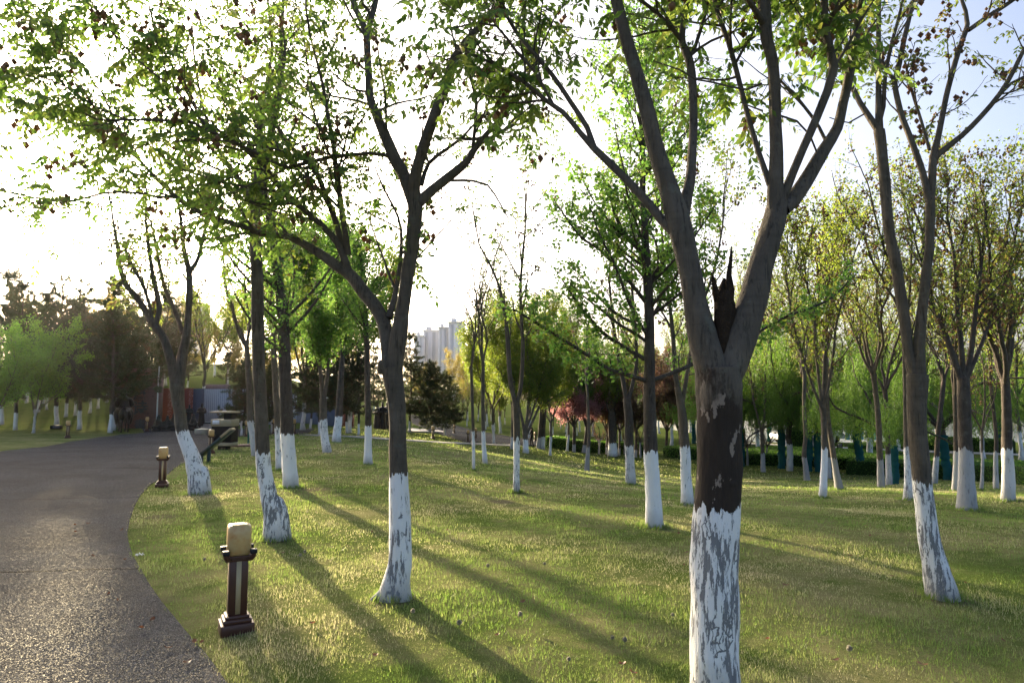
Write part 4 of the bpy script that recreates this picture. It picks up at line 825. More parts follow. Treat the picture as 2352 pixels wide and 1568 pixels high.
# left side
GL = 'trees of the left slope'
putp('locust', 78, 994, 716, 'bright fresh-green small tree with grey slim stem at the left lawn edge', GL)
put('locust', gat(-12, 31), 1.02, None, 'bright fresh-green tree cut by the left picture edge', GL)
for k, px, py, top, lb in (('pine1', 251, 993, 630, 'tall dark pine whose white foot stands beside the bronze rider'), ('pine2', 184, 986, 650, 'dark pine with greyish curved foot right of the lamp on the left lawn'),
                      ('pine1', 36, 987, 640, 'dark pine with whitewashed leaning foot at far left'), ('pine2', 132, 975, 640, 'dark pine with dull grey foot behind the low black box on the grass'),
                      ('pine1', 5, 974, 610, 'dark pine at the left edge with blackish grey foot'), ('pine2', 262, 988, 650, 'dark pine directly behind the one beside the bronze rider')):
    putp(k, px, py, top, lb, GL)
for i, (px, py) in enumerate(((151, 957), (173, 954), (100, 926), (108, 940), (87, 946), (226, 938), (244, 924), (206, 948), (60, 925), (20, 920), (125, 915), (190, 917), (310, 905), (345, 900), (280, 900), (400, 893), (430, 890), (470, 889), (520, 893), (380, 885), (560, 900), (600, 905))):
    putp(('pine1', 'koel2', 'pine2', 'gold')[(i*7) % 4] if i < 12 else ('pine1', 'pine2', 'gold')[i % 3], px, py, 690-random.uniform(-40, 45)+(60 if px > 380 else 0)+(40 if px > 500 else 0), 'tree with pale foot growing on the sunlit slope behind the sculpture walls', 'trees on the far slope')
# pines and others in the centre
GC = 'pines round the sculpture walls'
for k, px, py, top, lb in (('pine3', 553, 1000, 835, 'low pine overhanging the pale panel wall behind the path bin'), ('pine2', 712, 985, 800, 'small dark pine in front of the grey-blue wall'), ('pine3', 624, 994, 840, 'small pine between two lamps behind the slim tall tree'),
                      ('pine2', 797, 994, 790, 'dark pine by the short red wall'), ('pine1', 824, 999, 770, 'pine with white foot left of the bronze standing group'), ('pine1', 942, 993, 760, 'tall dark pine right behind the knotted tree, by the pale terrace'),
                      ('pine3', 996, 1001, 838, 'bushy pine on the terrace edge with low skirt of branches'), ('pine3', 1021, 1002, 860, 'smaller bushy pine just right of the terrace one'), ('pine2', 735, 999, 760, 'pine behind the V-forked tree')):
    putp(k, px, py, top, lb, GC)
far = [(470, 46, 'koel2', 590), (525, 54, 'green1', 640), (432, 60, 'gold', 660), (495, 62, 'koel2', 650), (700, 37, 'green2', 520), (805, 36, 'green1', 500), (655, 46, 'green1', 600), (755, 48, 'gold', 640), (1040, 92, 'gold', 800), (985, 100, 'gold', 830), (1075, 88, 'gold', 815), (1010, 84, 'pine2', 860), (1120, 80, 'green1', 770), (1135, 44, 'green1', 700), (1150, 66, 'green1', 720), (1262, 40, 'green1', 740), (1215, 60, 'green1', 700), (1300, 46, 'green2', 770), (1265, 62, 'green1', 730), (1300, 70, 'green2', 760), (1360, 72, 'koel2', 740), (1420, 66, 'koel1', 700),
       (1180, 84, 'green1', 770), (1100, 95, 'gold', 830), (950, 105, 'pine2', 830), (900, 95, 'pine1', 790), (860, 90, 'pine1', 790), (820, 80, 'pine2', 780), (770, 75, 'pine1', 760), (720, 78, 'gold', 770), (670, 74, 'pine1', 770), (620, 70, 'pine2', 770), (580, 72, 'gold', 780), (540, 66, 'pine1', 770),
       (1480, 62, 'koel2', 690), (1540, 58, 'koel1', 680), (1610, 66, 'green2', 720), (1690, 52, 'koel1', 600), (1735, 48, 'koel2', 600), (1800, 50, 'koel1', 570), (1860, 52, 'koel3', 600), (1960, 48, 'koel1', 580), (2050, 50, 'koel2', 600), (2110, 46, 'koel3', 590), (2240, 44, 'koel1', 580), (2330, 45, 'koel2', 600),
       (1330, 80, 'green1', 800), (1245, 90, 'koel2', 790), (1440, 85, 'green2', 790), (1510, 80, 'green1', 780), (1580, 84, 'koel2', 780)]
for i, (px, Y, k, top) in enumerate(far):
    b = gat(px, Y); h = 7.2 if not k.startswith('pine') else (9.0 if k == 'pine1' else 8.0)
    put(k, b, (at(px, top, Y).z-b.z)/h, None, 'distant tree in the belt beyond the lawn and paths', 'distant belt of trees')
# slim trunks with pale feet on the far slope right of the rising path
for i, (px, py) in enumerate(((1072, 979), (1098, 967), (1116, 986), (1136, 990), (1150, 995), (1062, 963), (1087, 956), (1128, 966), (1160, 975), (1300, 993), (1288, 985), (1270, 998), (1325, 1000), (1345, 996))):
    B = ground(px, py); put(('koel1', 'green1', 'koel3')[i % 3], B, min(1.25, max(.85, 60/B.y)), None, 'thin white-footed tree on the slope right of the rising path', 'trees on the path slope')
# farthest tree line, a row across the whole view
# remaining mass of the wood
r5 = np.random.default_rng(5)
for i in range(46):
    px = -80+i*55+r5.uniform(-20, 20); Y = r5.uniform(150, 190)
    if 930 < px < 1075: Y = 190
    b = gat(px, Y); top = 850 if px < 500 else (880 if px < 1100 else 850)
    put(('green1', 'pine1', 'koel2', 'green2', 'gold')[i % 5], b, max(.6, (at(px, top, Y).z-b.z)/8), None, 'faint tree on the farthest tree line', 'farthest tree line', sx=1.8)

make_ground()
grass()
# ------------------------------------------------------------------ helpers for solid objects
def bx(c, s, bev=0.0, rz=0.0, taper=1.0):
    """box as (V, F); bev chamfers the vertical and top edges"""
    x, y, z = s[0]/2, s[1]/2, s[2]/2
    if bev <= 0:
        V = np.array([[sx*x*(taper if sz > 0 else 1), sy*y*(taper if sz > 0 else 1), sz*z] for sz in (-1, 1) for sx, sy in ((-1, -1), (1, -1), (1, 1), (-1, 1))], float)
        Fq = np.array([[3, 2, 1, 0], [4, 5, 6, 7], [0, 1, 5, 4], [1, 2, 6, 5], [2, 3, 7, 6], [3, 0, 4, 7]])
    else:
        b = bev; ring = []
        def rg(ix, iy, zz):
            return [[ix-b if k in (0,) else 0, 0, zz] for k in ()]
        V = []
        for (zz, ins) in ((-z, b*.6), (-z+b*.6, 0), (z-b, 0), (z-b*.3, b*.3), (z, b)):
            X, Y = x-ins, y-ins; c_ = b
            V += [[-X+c_, -Y, zz], [X-c_, -Y, zz], [X-c_*.3, -Y+c_*.3, zz], [X, -Y+c_, zz], [X, Y-c_, zz], [X-c_*.3, Y-c_*.3, zz], [X-c_, Y, zz], [-X+c_, Y, zz], [-X+c_*.3, Y-c_*.3, zz], [-X, Y-c_, zz], [-X, -Y+c_, zz], [-X+c_*.3, -Y+c_*.3, zz]]
        V = np.array(V, float); n = 12; q = []
        for r in range(4):
            for k in range(n): q.append([r*n+k, r*n+(k+1) % n, (r+1)*n+(k+1) % n, (r+1)*n+k])
        ca, cb = len(V), len(V)+1; V = np.vstack([V, [[0, 0, -z]], [[0, 0, z]]])
        for k in range(n): q.append([ca, (k+1) % n, k, k][:4] if False else [ca, (k+1) % n, k, ca]); q.append([cb, 4*n+k, 4*n+(k+1) % n, cb])
        quads = np.array([f for f in q if len(set(f)) == 4]); tris = np.array([f[:3] for f in q if len(set(f)) == 3])
        c0, s0 = math.cos(rz), math.sin(rz); V = V@np.array([[c0, s0, 0], [-s0, c0, 0], [0, 0, 1]])+np.array(c)
        return [(V, quads), (V, tris)]
    c0, s0 = math.cos(rz), math.sin(rz); V = V@np.array([[c0, s0, 0], [-s0, c0, 0], [0, 0, 1]])+np.array(c)
    return [(V, Fq)]
def ell(c, r, rot=None, k=16):
    u = np.linspace(0, math.pi, k//2+1)[1:-1]; a = np.arange(k)*2*math.pi/k
    V = [[0, 0, 1]]+[[math.sin(t)*math.cos(p), math.sin(t)*math.sin(p), math.cos(t)] for t in u for p in a]+[[0, 0, -1]]
    V = np.array(V)*np.array(r)
    if rot is not None: V = V@np.array(Matrix.Rotation(rot[0], 3, 'X')@Matrix.Rotation(rot[1], 3, 'Y')@Matrix.Rotation(rot[2], 3, 'Z')).T
    V += np.array(c); n = len(u); Q = [[1+i*k+j, 1+(i+1)*k+j, 1+(i+1)*k+(j+1) % k, 1+i*k+(j+1) % k] for i in range(n-1) for j in range(k)]
    Tt = [[0, 1+j, 1+(j+1) % k] for j in range(k)]+[[len(V)-1, 1+(n-1)*k+(j+1) % k, 1+(n-1)*k+j] for j in range(k)]
    return [(V, np.array(Q)), (V, np.array(Tt))]
def tb(pts, rad, k=10):
    P = catmull(np.array([(*p, r) for p, r in zip(pts, rad)]), .05)
    P2 = P[:, :3]; c0 = ell(P2[0], [P[0, 3]]*3, k=10); c1 = ell(P2[-1], [P[-1, 3]]*3, k=10)
    return tube(P2, P[:, 3], k, 0, True)+c0+c1
def fused(name, chunks, mat, parent=None, vox=.03, loc=None, smoothit=4):
    """one continuous skin round overlapping volumes"""
    o = build(name+'_tmp', chunks, mat); m = o.modifiers.new('r', 'REMESH'); m.mode = 'VOXEL'; m.voxel_size = vox
    s = o.modifiers.new('s', 'SMOOTH'); s.iterations = smoothit; s.factor = .5
    dg = bpy.context.evaluated_depsgraph_get(); me = bpy.data.meshes.new_from_object(o.evaluated_get(dg)); bpy.data.objects.remove(o)
    me.name = name; me.polygons.foreach_set('use_smooth', np.ones(len(me.polygons), bool))
    if not me.materials: me.materials.append(mat)
    q = bpy.data.objects.new(name, me); COL.objects.link(q)
    if parent is not None: q.parent = parent
    if loc is not None: q.location = loc
    return q

# ------------------------------------------------------------------ bollard lamps
t = NT('cream_stone_shade'); tc = t.n('TexCoord').outputs['Object']
c = t.mix(t.ramp(t.noise(tc, 13, 5, .6), [(.45, 0), (.7, .8)]), (.58, .40, .17), (.50, .22, .05)); M['shade'] = t.done(t.pbr(c, .35, .5))
M['maroon'] = plain('maroon_paint', (.075, .030, .018), .45, .5, scale=8, bump=.001); M['ink'] = plain('black_bracket', (.018, .020, .022), .5, .4)
M['strip'] = plain('cream_strip', (.46, .36, .20), .5, .4)
def lamp_proto():
    r = empty('bollard_lamp', (0, 0, 0))
    b = bx((0, 0, .03), (.24, .24, .09), .006)+bx((0, 0, .090), (.205, .205, .035), .01)+bx((0, 0, .118), (.172, .172, .025), .008)
    build('base', b, M['maroon'], r, False)
    build('shaft', bx((0, 0, .34), (.135, .135, .43), .006), M['maroon'], r, False)
    for a in range(4):
        ang = a*math.pi/2; build('light_strip', bx((math.cos(ang)*.067, math.sin(ang)*.067, .345), (.036, .006, .41), 0, ang+math.pi/2), M['strip'], r, False)
    build('collar', bx((0, 0, .548), (.15, .15, .03), .004)+bx((0, 0, .567), (.19, .19, .012), .003), M['maroon'], r, False)
    for sx in (-1, 1):
        for sy in (-1, 1):
            pts = [(sx*.055, sy*.055, .545), (sx*.085, sy*.085, .552), (sx*.098, sy*.098, .575), (sx*.098, sy*.098, .60)]
            br = build('bracket', tube(pts, [.018, .020, .021, .021], 4)+bx((sx*.098, sy*.098, .605), (.042, .042, .03), .004), M['maroon'], r, False)
            build('bracket_cap', bx((sx*.098, sy*.098, .6075), (.048, .048, .034), .004), M['ink'], br, False)
    build('lamp_shade', bx((0, 0, .690), (.168, .168, .232), .026), M['shade'], r, True)
    return r
LP = lamp_proto(); first = True
for px, py, rz, lb in ((542, 1455, .10, 'nearest bollard lamp, maroon with cream block top, standing in the grass by the path bend'), (372, 1120, -.1, 'bollard lamp on the right path edge beside the stumped tree'),
                       (155, 1008, .05, 'bollard lamp on the left lawn edge in front of the pines'), (337, 992.5, .1, 'bollard lamp in front of the brown stone wall with large characters'),
                       (484, 1043, .15, 'bollard lamp beside the slanting dark rail and the path bin'), (566, 1006, .1, 'bollard lamp by the small teal post, just right of the path bin'),
                       (629, 999.5, .2, 'bollard lamp left of the thick straight tree, seen between two trunks'), (675, 999.5, .1, 'bollard lamp just right of the thick straight tree'),
                       (994.5, 1010, .2, 'bollard lamp on the grass below the pale terrace'), (1075, 1017.5, .1, 'bollard lamp on the near edge of the rising path, beside the thinnest sapling'),
                       (1093, 1009, 0, 'bollard lamp between the thinnest sapling and the V-forked young tree'), (1043, 998, .2, 'bollard lamp on the far edge of the rising path, above the grass triangle'),
                       (977.6, 981.5, .1, 'bollard lamp behind the terrace, left of the bushy pine'), (1034, 975.5, .1, 'farthest bollard lamp, beyond the rising path'), (1229, 1016, .3, 'bollard lamp right of the dark-clothed person')):
    o = LP if first else dup(LP); first = False
    o.location = ground(px, py-8*(1 if py > 1300 else .3)); o.scale = (.92,)*3; o.rotation_euler[2] = rz-math.atan((px-CX)/FP); tag(o, lb, 'lamp', 'bollard lamps along the paths')

# ------------------------------------------------------------------ path bin, rail, posts
M['khaki'] = plain('khaki_metal', (.33, .29, .19), .6, .4, scale=4); M['blackm'] = plain('black_metal', (.010, .010, .011), .75, .2); M['label'] = plain('white_label', (.7, .74, .8), .5, .3, var=.05)
b = ground(515, 1031); K = b.y/FP
r = empty('litter_bin', b, 'roofed black litter bin with khaki bands and a white notice beside the path', 'bin', rz=-.12)
w = .72; build('foot', bx((0, 0, .05), (.30, .30, .14), .004), M['blackm'], r, False); build('lower_band', bx((0, 0, .175), (w, .5, .11), .006), M['khaki'], r, False)
build('body', bx((0, 0, .50), (w*.97, .48, .545), .006), M['blackm'], r, False); ub = build('upper_band', bx((0, 0, .89), (w*1.02, .52, .23), .006), M['khaki'], r, False)
build('notice', bx((-.18, -.2625, .91), (.24, .006, .13)), M['label'], ub, False)
build('column', bx((.16, 0, 1.11), (.26, .3, .215), .004), M['blackm'], r, False); build('roof', bx((-.02, 0, 1.245), (.80, .56, .05), .015), M['khaki'], r, False)
M['rail'] = plain('dark_teal_rail', (.030, .055, .055), .5, .4)
a = ground(462, 1060); Y = a.y
def pt(px, py, dy=0): v = at(px, py, Y+dy); return np.array(v)-np.array(a)
r = empty('slanted_rail', a, 'dark teal flat rail rising to the right from two posts behind the stumped tree', 'rail')
q0, q1 = pt(461, 1046, 0), pt(534, 986, .0); dd_ = unit(q1-q0); nn = np.array([-dd_[2], 0, dd_[0]])
def slab(p, q, h, d): 
    V = []
    for e in (p, q):
        for s1 in (-1, 1):
            for s2 in (-1, 1): V.append(e+nn*h*s1/2+np.array([0, d*s2/2, 0]))
    return [(np.array(V), np.array([[0, 1, 3, 2], [4, 6, 7, 5], [0, 4, 5, 1], [2, 3, 7, 6], [0, 2, 6, 4], [1, 5, 7, 3]]))]
build('handrail', slab(q0, q1, .065, .30), M['rail'], r, False); build('end_cap', slab(q1-dd_*.32+nn*.012, q1+dd_*.02+nn*.012, .06, .31), M['khaki'], r, False)
x0 = pt(463, 1046)[0]; build('post', bx((x0, 0, .05+.0), (.07, .07, .36)), M['rail'], r, False); x1 = pt(480, 1030); build('post', bx((x1[0], 0, (x1[2]-.1)/2), (.075, .075, x1[2]+.1)), M['rail'], r, False)
b = ground(570, 1020); tag(build('marker_post', tube([(0, 0, -.05), (.0, 0, .7)], [.035, .032], 8)+ell((0, 0, .7), (.034, .034, .02)), plain('teal_post', (.01, .10, .08), .5), loc=b), 'short teal post in the grass beside the lamp right of the bin', 'post')
b = ground(129, 985); r = empty('floodlight_box', b, 'low black box light lying on the left lawn, open side towards the path', 'floodlight', rz=.25)
build('housing', bx((0, 0, .11), (.52, .3, .19), .01), M['blackm'], r, False); build('glass', bx((.06, -.1535, .11), (.36, .006, .14)), plain('dull_glass', (.07, .08, .10), .2), r, False)
b = ground(991, 993); r = empty('utility_cabinet', b, 'small pale grey cabinet on the terrace corner under the bushy pine', 'cabinet'); build('cabinet_body', bx((0, 0, .35), (.45, .35, .8), .01), plain('cabinet_grey', (.30, .31, .31)), r, False); build('cabinet_lid', bx((0, 0, .77), (.5, .4, .05), .01), plain('cabinet_lid', (.36, .37, .37)), r, False)
b = ground(1108, 1011); tag(build('marker_post', tube([(0, 0, -.05), (.0, 0, .75)], [.05, .045], 8), M['rail'], loc=b), 'thin dark post beside the near lamp of the rising path', 'post')
b = ground(463, 996.5); r = empty('stone_drum', b, 'low cream drum-shaped stone at the edge of the sculpture plaza', 'stone drum')
build('drum_body', tube([(0, 0, -.02), (0, 0, .05), (0, 0, .17), (0, 0, .2)], [.28, .31, .31, .29], 20), plain('cream_stone', (.36, .31, .22)), r); build('drum_top', tube([(0, 0, .198), (0, 0, .235)], [.315, .315], 20), plain('pale_stone_top', (.55, .50, .38)), r)

# ------------------------------------------------------------------ sculpture walls
def wall_x(px, Y): return (px-CX)/FP*Y/math.cos(PITCH)*1.0
def panel(name, px0, px1, Y, ztop, thick, mat, label, cat='wall', zb=-.3):
    x0, x1 = at(px0, 917, Y).x, at(px1, 917, Y).x
    o = empty(name, ((x0+x1)/2, Y, 0), label, cat, 'sculpture walls at the end of the path')
    build('wall_slab', bx((0, thick/2, (ztop+zb)/2), (x1-x0-.006, thick, ztop-zb)), mat, o, False); return o, x1-x0
def zat(py, Y): return at(1176, py, Y).z
t = NT('brown_stone'); g = t.n('TexCoord').outputs['Object']; v = t.n('TexVoronoi'); v.inputs['Scale'].default_value = 4.5; t.l(t.mapping(g, (1, .01, 1)), v.inputs['Vector'])
br = t.n('TexBrick'); br.inputs['Scale'].default_value = 1.1; br.inputs['Mortar Size'].default_value = .008; sp = t.n('SeparateXYZ'); t.l(g, sp.inputs[0]); cb = t.n('CombineXYZ'); t.l(sp.outputs[0], cb.inputs[0]); t.l(sp.outputs[2], cb.inputs[1]); t.l(cb.outputs[0], br.inputs[0])
c = t.mix(t.noise(g, 2, 4), (.15, .085, .075), (.21, .125, .11)); c = t.mix(t.ramp(v.outputs['Distance'], [(.09, .8), (.13, 0)]), c, (.06, .035, .03)); c = t.mix(t.math('MULTIPLY', br.outputs['Fac'], .5), c, (.07, .05, .045))
M['brownstone'] = t.done(t.pbr(c, .8, .3))
def stroked(name, base, ink, sx, sz, thr, colw, amt=1.0):
    """columns of worn, unreadable brush strokes"""
    t = NT(name); g = t.n('TexCoord').outputs['Object']; sp = t.n('SeparateXYZ'); t.l(g, sp.inputs[0])
    n = t.noise(t.mapping(g, (sx, 1, sz)), 1.0, 3, .6); colm = t.math('LESS_THAN', t.math('ABSOLUTE', t.math('SUBTRACT', t.math('FRACT', t.math('ADD', t.math('MULTIPLY', sp.outputs[0], 1/colw), 50)), .5)), .22)
    m = t.math('MULTIPLY', t.math('MULTIPLY', t.math('GREATER_THAN', n, thr), colm), amt)
    bb = t.mix(t.noise(g, 1.3, 4), tuple(v*.8 for v in base), tuple(v*1.2 for v in base)); return t.done(t.pbr(t.mix(m, bb, ink), .75, .3))
M['redwall'] = stroked('red_inscribed_stone', (.20, .050, .034), (.36, .20, .18), 16, 11, .52, .62, .7)
M['slate'] = plain('slate_blue_stone', (.085, .10, .14), .75, .3, scale=1.5)
t = NT('ribbed_blue_white'); g = t.n('TexCoord').outputs['Object']; sp = t.n('SeparateXYZ'); t.l(g, sp.inputs[0])
s1 = t.math('LESS_THAN', t.math('FRACT', t.math('ADD', t.math('MULTIPLY', sp.outputs[0], 8.6), 40)), .48); s2 = t.math('GREATER_THAN', t.noise(t.mapping(g, (9, 1, 22)), 1.0, 2), .42)
M['ribbed'] = t.done(t.pbr(t.mix(t.math('MULTIPLY', s1, s2), (.36, .41, .48), (.23, .27, .33)), .7, .3))
M['pinkstone'] = plain('pinkish_stone', (.30, .20, .19), .8, .3); M['bluewall'] = plain('grey_blue_wall', (.10, .13, .20), .8, .3, scale=2); M['whitepanel'] = stroked('pale_panel_ink_strokes', (.44, .50, .62), (.05, .06, .09), 9, 7, .56, 1.25)
Yw = 38.6
o, wd = panel('stone_wall', 281, 362, Yw, zat(845, Yw), .6, M['brownstone'], 'tall brown stone wall carrying large dark raised characters')
def glyph(ch, cx, cz, size, parent, y=-.03):
    cu = bpy.data.curves.new('character', 'FONT'); cu.body = ch; cu.size = size; cu.align_x = 'CENTER'; cu.align_y = 'CENTER'; cu.extrude = .03; cu.offset = .012; cu.resolution_u = 3
    tmp = bpy.data.objects.new('tmp', cu); COL.objects.link(tmp); dg = bpy.context.evaluated_depsgraph_get(); dg.update()
    me = bpy.data.meshes.new_from_object(tmp.evaluated_get(dg)); bpy.data.objects.remove(tmp); me.materials.clear(); me.materials.append(M['char'])
    ob = bpy.data.objects.new('character', me); COL.objects.link(ob); ob.parent = parent; ob.location = (cx, y, cz); ob.rotation_euler = (math.pi/2, 0, 0)
M['char'] = plain('dark_cast_metal', (.055, .060, .070), .45, .5, .3)
for ch, py, sz in (('\u5927', 880, .66), ('\u5510', 906.5, .72), ('\u8bd7', 939, .86), ('\u66f8', 977, .66)):
    xx = at(322, py, Yw).x-o.location.x; glyph(ch, xx, zat(py, Yw), sz, o)
o2, _ = panel('stone_wall', 262, 280, Yw+.5, zat(868, Yw), .4, plain('grey_stone', (.14, .14, .14)), 'narrow grey stone pier at the left end of the brown character wall')
b = Vector((at(362.6, 900, Yw-.4).x, Yw-.4, 0)); tag(build('pole', tube([(0, 0, zat(972, Yw)), (0, 0, 2.4), (0.02, 0, zat(842, Yw))], [.035, .035, .03], 8), plain('white_pole', (.7, .7, .72), .4), loc=b), 'thin white pole between the brown wall and the red wall', 'pole')
Yr = 41.0
o, _ = panel('inscribed_wall', 364.5, 441, Yr, zat(891, Yr), .5, M['redwall'], 'red stone wall with faint white columns of brush writing')
o, _ = panel('stone_wall', 441.5, 468, Yr+.15, zat(892, Yr), .5, M['slate'], 'dark slate-blue wall panel right of the red one, a standing bronze figure before it')
o, _ = panel('inscribed_wall', 468.5, 560, Yr-.1, zat(893, Yr), .5, M['ribbed'], 'pale blue ribbed wall covered in rows of small marks')
build('coping_block', bx((-1.1*0-(at(514, 917, Yr).x-at(494, 917, Yr).x), .35, zat(888, Yr)), (at(520, 917, Yr).x-at(469, 917, Yr).x, .4, .30)), M['pinkstone'], o, False)
o, _ = panel('inscribed_wall', 560.5, 677, Yr-.3, zat(905, Yr), .4, M['whitepanel'], 'pale panel wall with flowing black ink strokes behind the low pine')
o, _ = panel('stone_wall', 678, 769, Yr+.8, zat(938, Yr), .5, M['bluewall'], 'low grey-blue wall running behind the small pines')
o, _ = panel('stone_wall', 785, 810, Yr+1.6, zat(941, Yr), .5, M['redwall'], 'short dull red wall end behind the dark pine')
r = empty('wall_plinth', (at(520, 917, Yr).x, Yr-.75, 0), 'low black ledge at the foot of the pale blue ribbed wall', 'plinth'); build('ledge', bx((0, 0, .14), (at(575, 917, Yr).x-at(440, 917, Yr).x, .6, .34), .01), M['blackm'], r, False); build('ledge_top', bx((0, 0, .325), (at(576, 917, Yr).x-at(439, 917, Yr).x, .64, .03)), plain('pale_ledge', (.42, .44, .47)), r, False)
r = empty('stone_steps', (at(477, 917, 37).x, 37.2, 0), 'pale steps beside the stone drum on the sculpture plaza', 'steps')
for i in range(3): build('step', bx((0, i*.3, .05+i*.10), (.95-.0*i, .32, .10)), M['paving'], r, False)

# ------------------------------------------------------------------ bronzes and the person
t = NT('dark_bronze'); g = t.n('TexCoord').outputs['Object']; M['bronze'] = t.done(t.pbr(t.mix(t.noise(g, 5, 4), (.018, .016, .014), (.045, .038, .030)), .42, .5, .55, t.bump(t.noise(g, 14, 4), .02)))
b = ground(283, 991.5)
rd = []
# horse, facing +Y (away) before rotation
rd += ell((0, 0, 1.10), (.30, .72, .32))+ell((0, -.52, 1.13), (.31, .34, .36))+ell((0, .55, 1.12), (.27, .32, .38))
rd += tb([(0, .66, 1.25), (0, .92, 1.62), (0, 1.08, 1.95)], [.23, .17, .13])+tb([(0, 1.04, 2.0), (0, 1.24, 1.92), (0, 1.46, 1.70)], [.125, .105, .07])+tb([(.06, 1.04, 2.08), (.07, 1.02, 2.22)], [.035, .015])+tb([(-.06, 1.04, 2.08), (-.07, 1.02, 2.22)], [.035, .015])
for sx, y0, ym, yk in ((-1, -.58, -.70, -.62), (1, -.54, -.52, -.68)): rd += tb([(sx*.17, y0, 1.02), (sx*.18, y0+.08, .72), (sx*.18, ym-.08, .48), (sx*.18, ym, .12), (sx*.18, ym+.05, .04)], [.19, .12, .07, .05, .075])
for sx, y0, ym in ((-1, .62, .80), (1, .60, .58)): rd += tb([(sx*.14, y0, .98), (sx*.15, ym, .55), (sx*.15, ym-.08, .3), (sx*.15, ym-.1, .05)], [.14, .075, .055, .07])
rd += tb([(0, -.84, 1.28), (0, -1.0, 1.1), (.02, -1.02, .75), (.03, -.96, .5)], [.06, .09, .09, .03])
# rider in a robe
rd += tb([(0, .02, 1.32), (0, .02, 1.62), (0, .05, 1.92)], [.30, .26, .24])+ell((0, .03, 1.93), (.33, .19, .16))+ell((0, .09, 2.22), (.115, .13, .15))+ell((0, .05, 2.36), (.07, .07, .06))+tb([(0, .05, 2.0), (0, .08, 2.15)], [.09, .07])
for sx in (-1, 1):
    rd += tb([(sx*.16, .08, 1.38), (sx*.36, .22, 1.12), (sx*.37, .12, .74), (sx*.37, .14, .52)], [.20, .17, .12, .07])+tb([(sx*.37, .10, .50), (sx*.38, .32, .47)], [.06, .05])
    rd += tb([(sx*.30, .04, 1.92), (sx*.42, .16, 1.62), (sx*.22, .42, 1.50)], [.12, .13, .08])
rd += ell((0, -.05, 1.36), (.36, .42, .12))
o = fused('horse_rider_statue', rd, M['bronze'], vox=.035, loc=b); o.rotation_euler[2] = .62; o.scale = (.86,)*3
tag(o, 'dark bronze statue of a robed rider on horseback seen from behind', 'statue')
def scholar(h=.95, pose='sit', seed=0):
    r = np.random.default_rng(seed); k = r.uniform(.92, 1.08); c = []
    if pose == 'sit':
        c += ell((0, 0, .16), (.34*k, .36, .2))+tb([(0, -.02, .2), (0, -.03, .42), (0, 0, .66)], [.27, .22, .17])+ell((0, 0, .64), (.24, .14, .11))
        hz = .86
    else:
        c += tb([(0, 0, .03), (0, 0, .5), (0, 0, .95), (0, 0, 1.3)], [.27, .23, .19, .17])+ell((0, 0, 1.34), (.25, .15, .12)); hz = 1.58
    c += tb([(0, 0, hz-.2), (0, .01, hz-.06)], [.07, .06])+ell((0, 0, hz), (.09, .105, .125))+ell((0, -.01, hz+.12), (.085, .07, .06))+ell((0, .105, hz-.02), (.018, .025, .022))
    for sx in (-1, 1):
        zz = hz-.24
        c += tb([(sx*.20, 0, zz), (sx*.30*k, .04, zz-.26), (sx*.14, .26, zz-.30+r.uniform(0, .1))], [.085, .10, .075])+ell((sx*.07, .31, zz-.28), (.05, .06, .035))
    return c
GS = 'bronze figures on the sculpture plaza'
SH = {}
for i, (px, Y, z, pose, sc_, rz, lb) in enumerate(((366, 36.3, -.1, 'sit', .92, 2.6, 'leftmost seated bronze scholar at the foot of the red wall'), (386.5, 36.2, -.12, 'sit', .9, 3.4, 'seated bronze figure with a pointed cap, second from the left'),
        (402, 36.4, -.08, 'sit', 1.0, 2.9, 'broad seated bronze figure half hidden by the stumped tree, on its left'), (436, 37.5, .28, 'stand', .62, 3.3, 'bronze figure with raised head just right of the stumped tree trunk'),
        (446, 36.6, -.02, 'sit', .88, 2.5, 'bronze figure leaning forward right of the stumped tree'), (464.5, 38.8, .14, 'stand', .74, 3.0, 'standing bronze figure before the slate-blue wall'))):
    x = at(px, 917, Y).x; o = fused('scholar_statue', scholar(pose=pose, seed=i), M['bronze'], vox=.03, loc=(x, Y, z)); o.rotation_euler[2] = rz; o.scale = (sc_,)*3
    tag(o, lb, 'statue', GS)
for i, (px, py, rz, lb) in enumerate(((866, 984, 2.0, 'leftmost standing bronze figure of the trio behind the knotted tree'), (878, 985, 3.5, 'middle standing bronze figure of the trio behind the knotted tree'), (889, 984, 2.8, 'rightmost standing bronze figure of the trio, touching the knotted trunk in view'))):
    g_ = ground(px, py); o = fused('scholar_statue', scholar(pose='stand', seed=20+i), M['bronze'], vox=.035, loc=g_); o.rotation_euler[2] = rz; o.scale = (1.0+.05*i,)*3; tag(o, lb, 'statue', 'bronze trio under the pines')
# person, dark clothes, one foot forward, right arm raised towards the stem
g_ = ground(1221, 1026.5); ps = 44*g_.y/FP/1.66
P = []
P += ell((0, 0, .93), (.16, .11, .13))+tb([(0, 0, .95), (0, -.01, 1.15), (0, 0, 1.36)], [.135, .125, .15])+ell((0, 0, 1.37), (.20, .10, .08))+tb([(0, .0, 1.40), (0, .02, 1.50)], [.055, .05])
P += ell((0, .025, 1.57), (.075, .092, .112))+ell((0, .115, 1.565), (.014, .02, .022))+ell((.078, .02, 1.56), (.012, .02, .028))+ell((-.078, .02, 1.56), (.012, .02, .028))
P += tb([(-.085, 0, .9), (-.10, .09, .5), (-.10, .02, .1)], [.092, .062, .042])+tb([(.085, 0, .9), (.11, -.02, .5), (.14, -.14, .10)], [.092, .062, .042])
P += tb([(-.10, .0, .05), (-.10, .17, .03)], [.042, .032])+tb([(.14, -.16, .05), (.15, .0, .03)], [.042, .032])
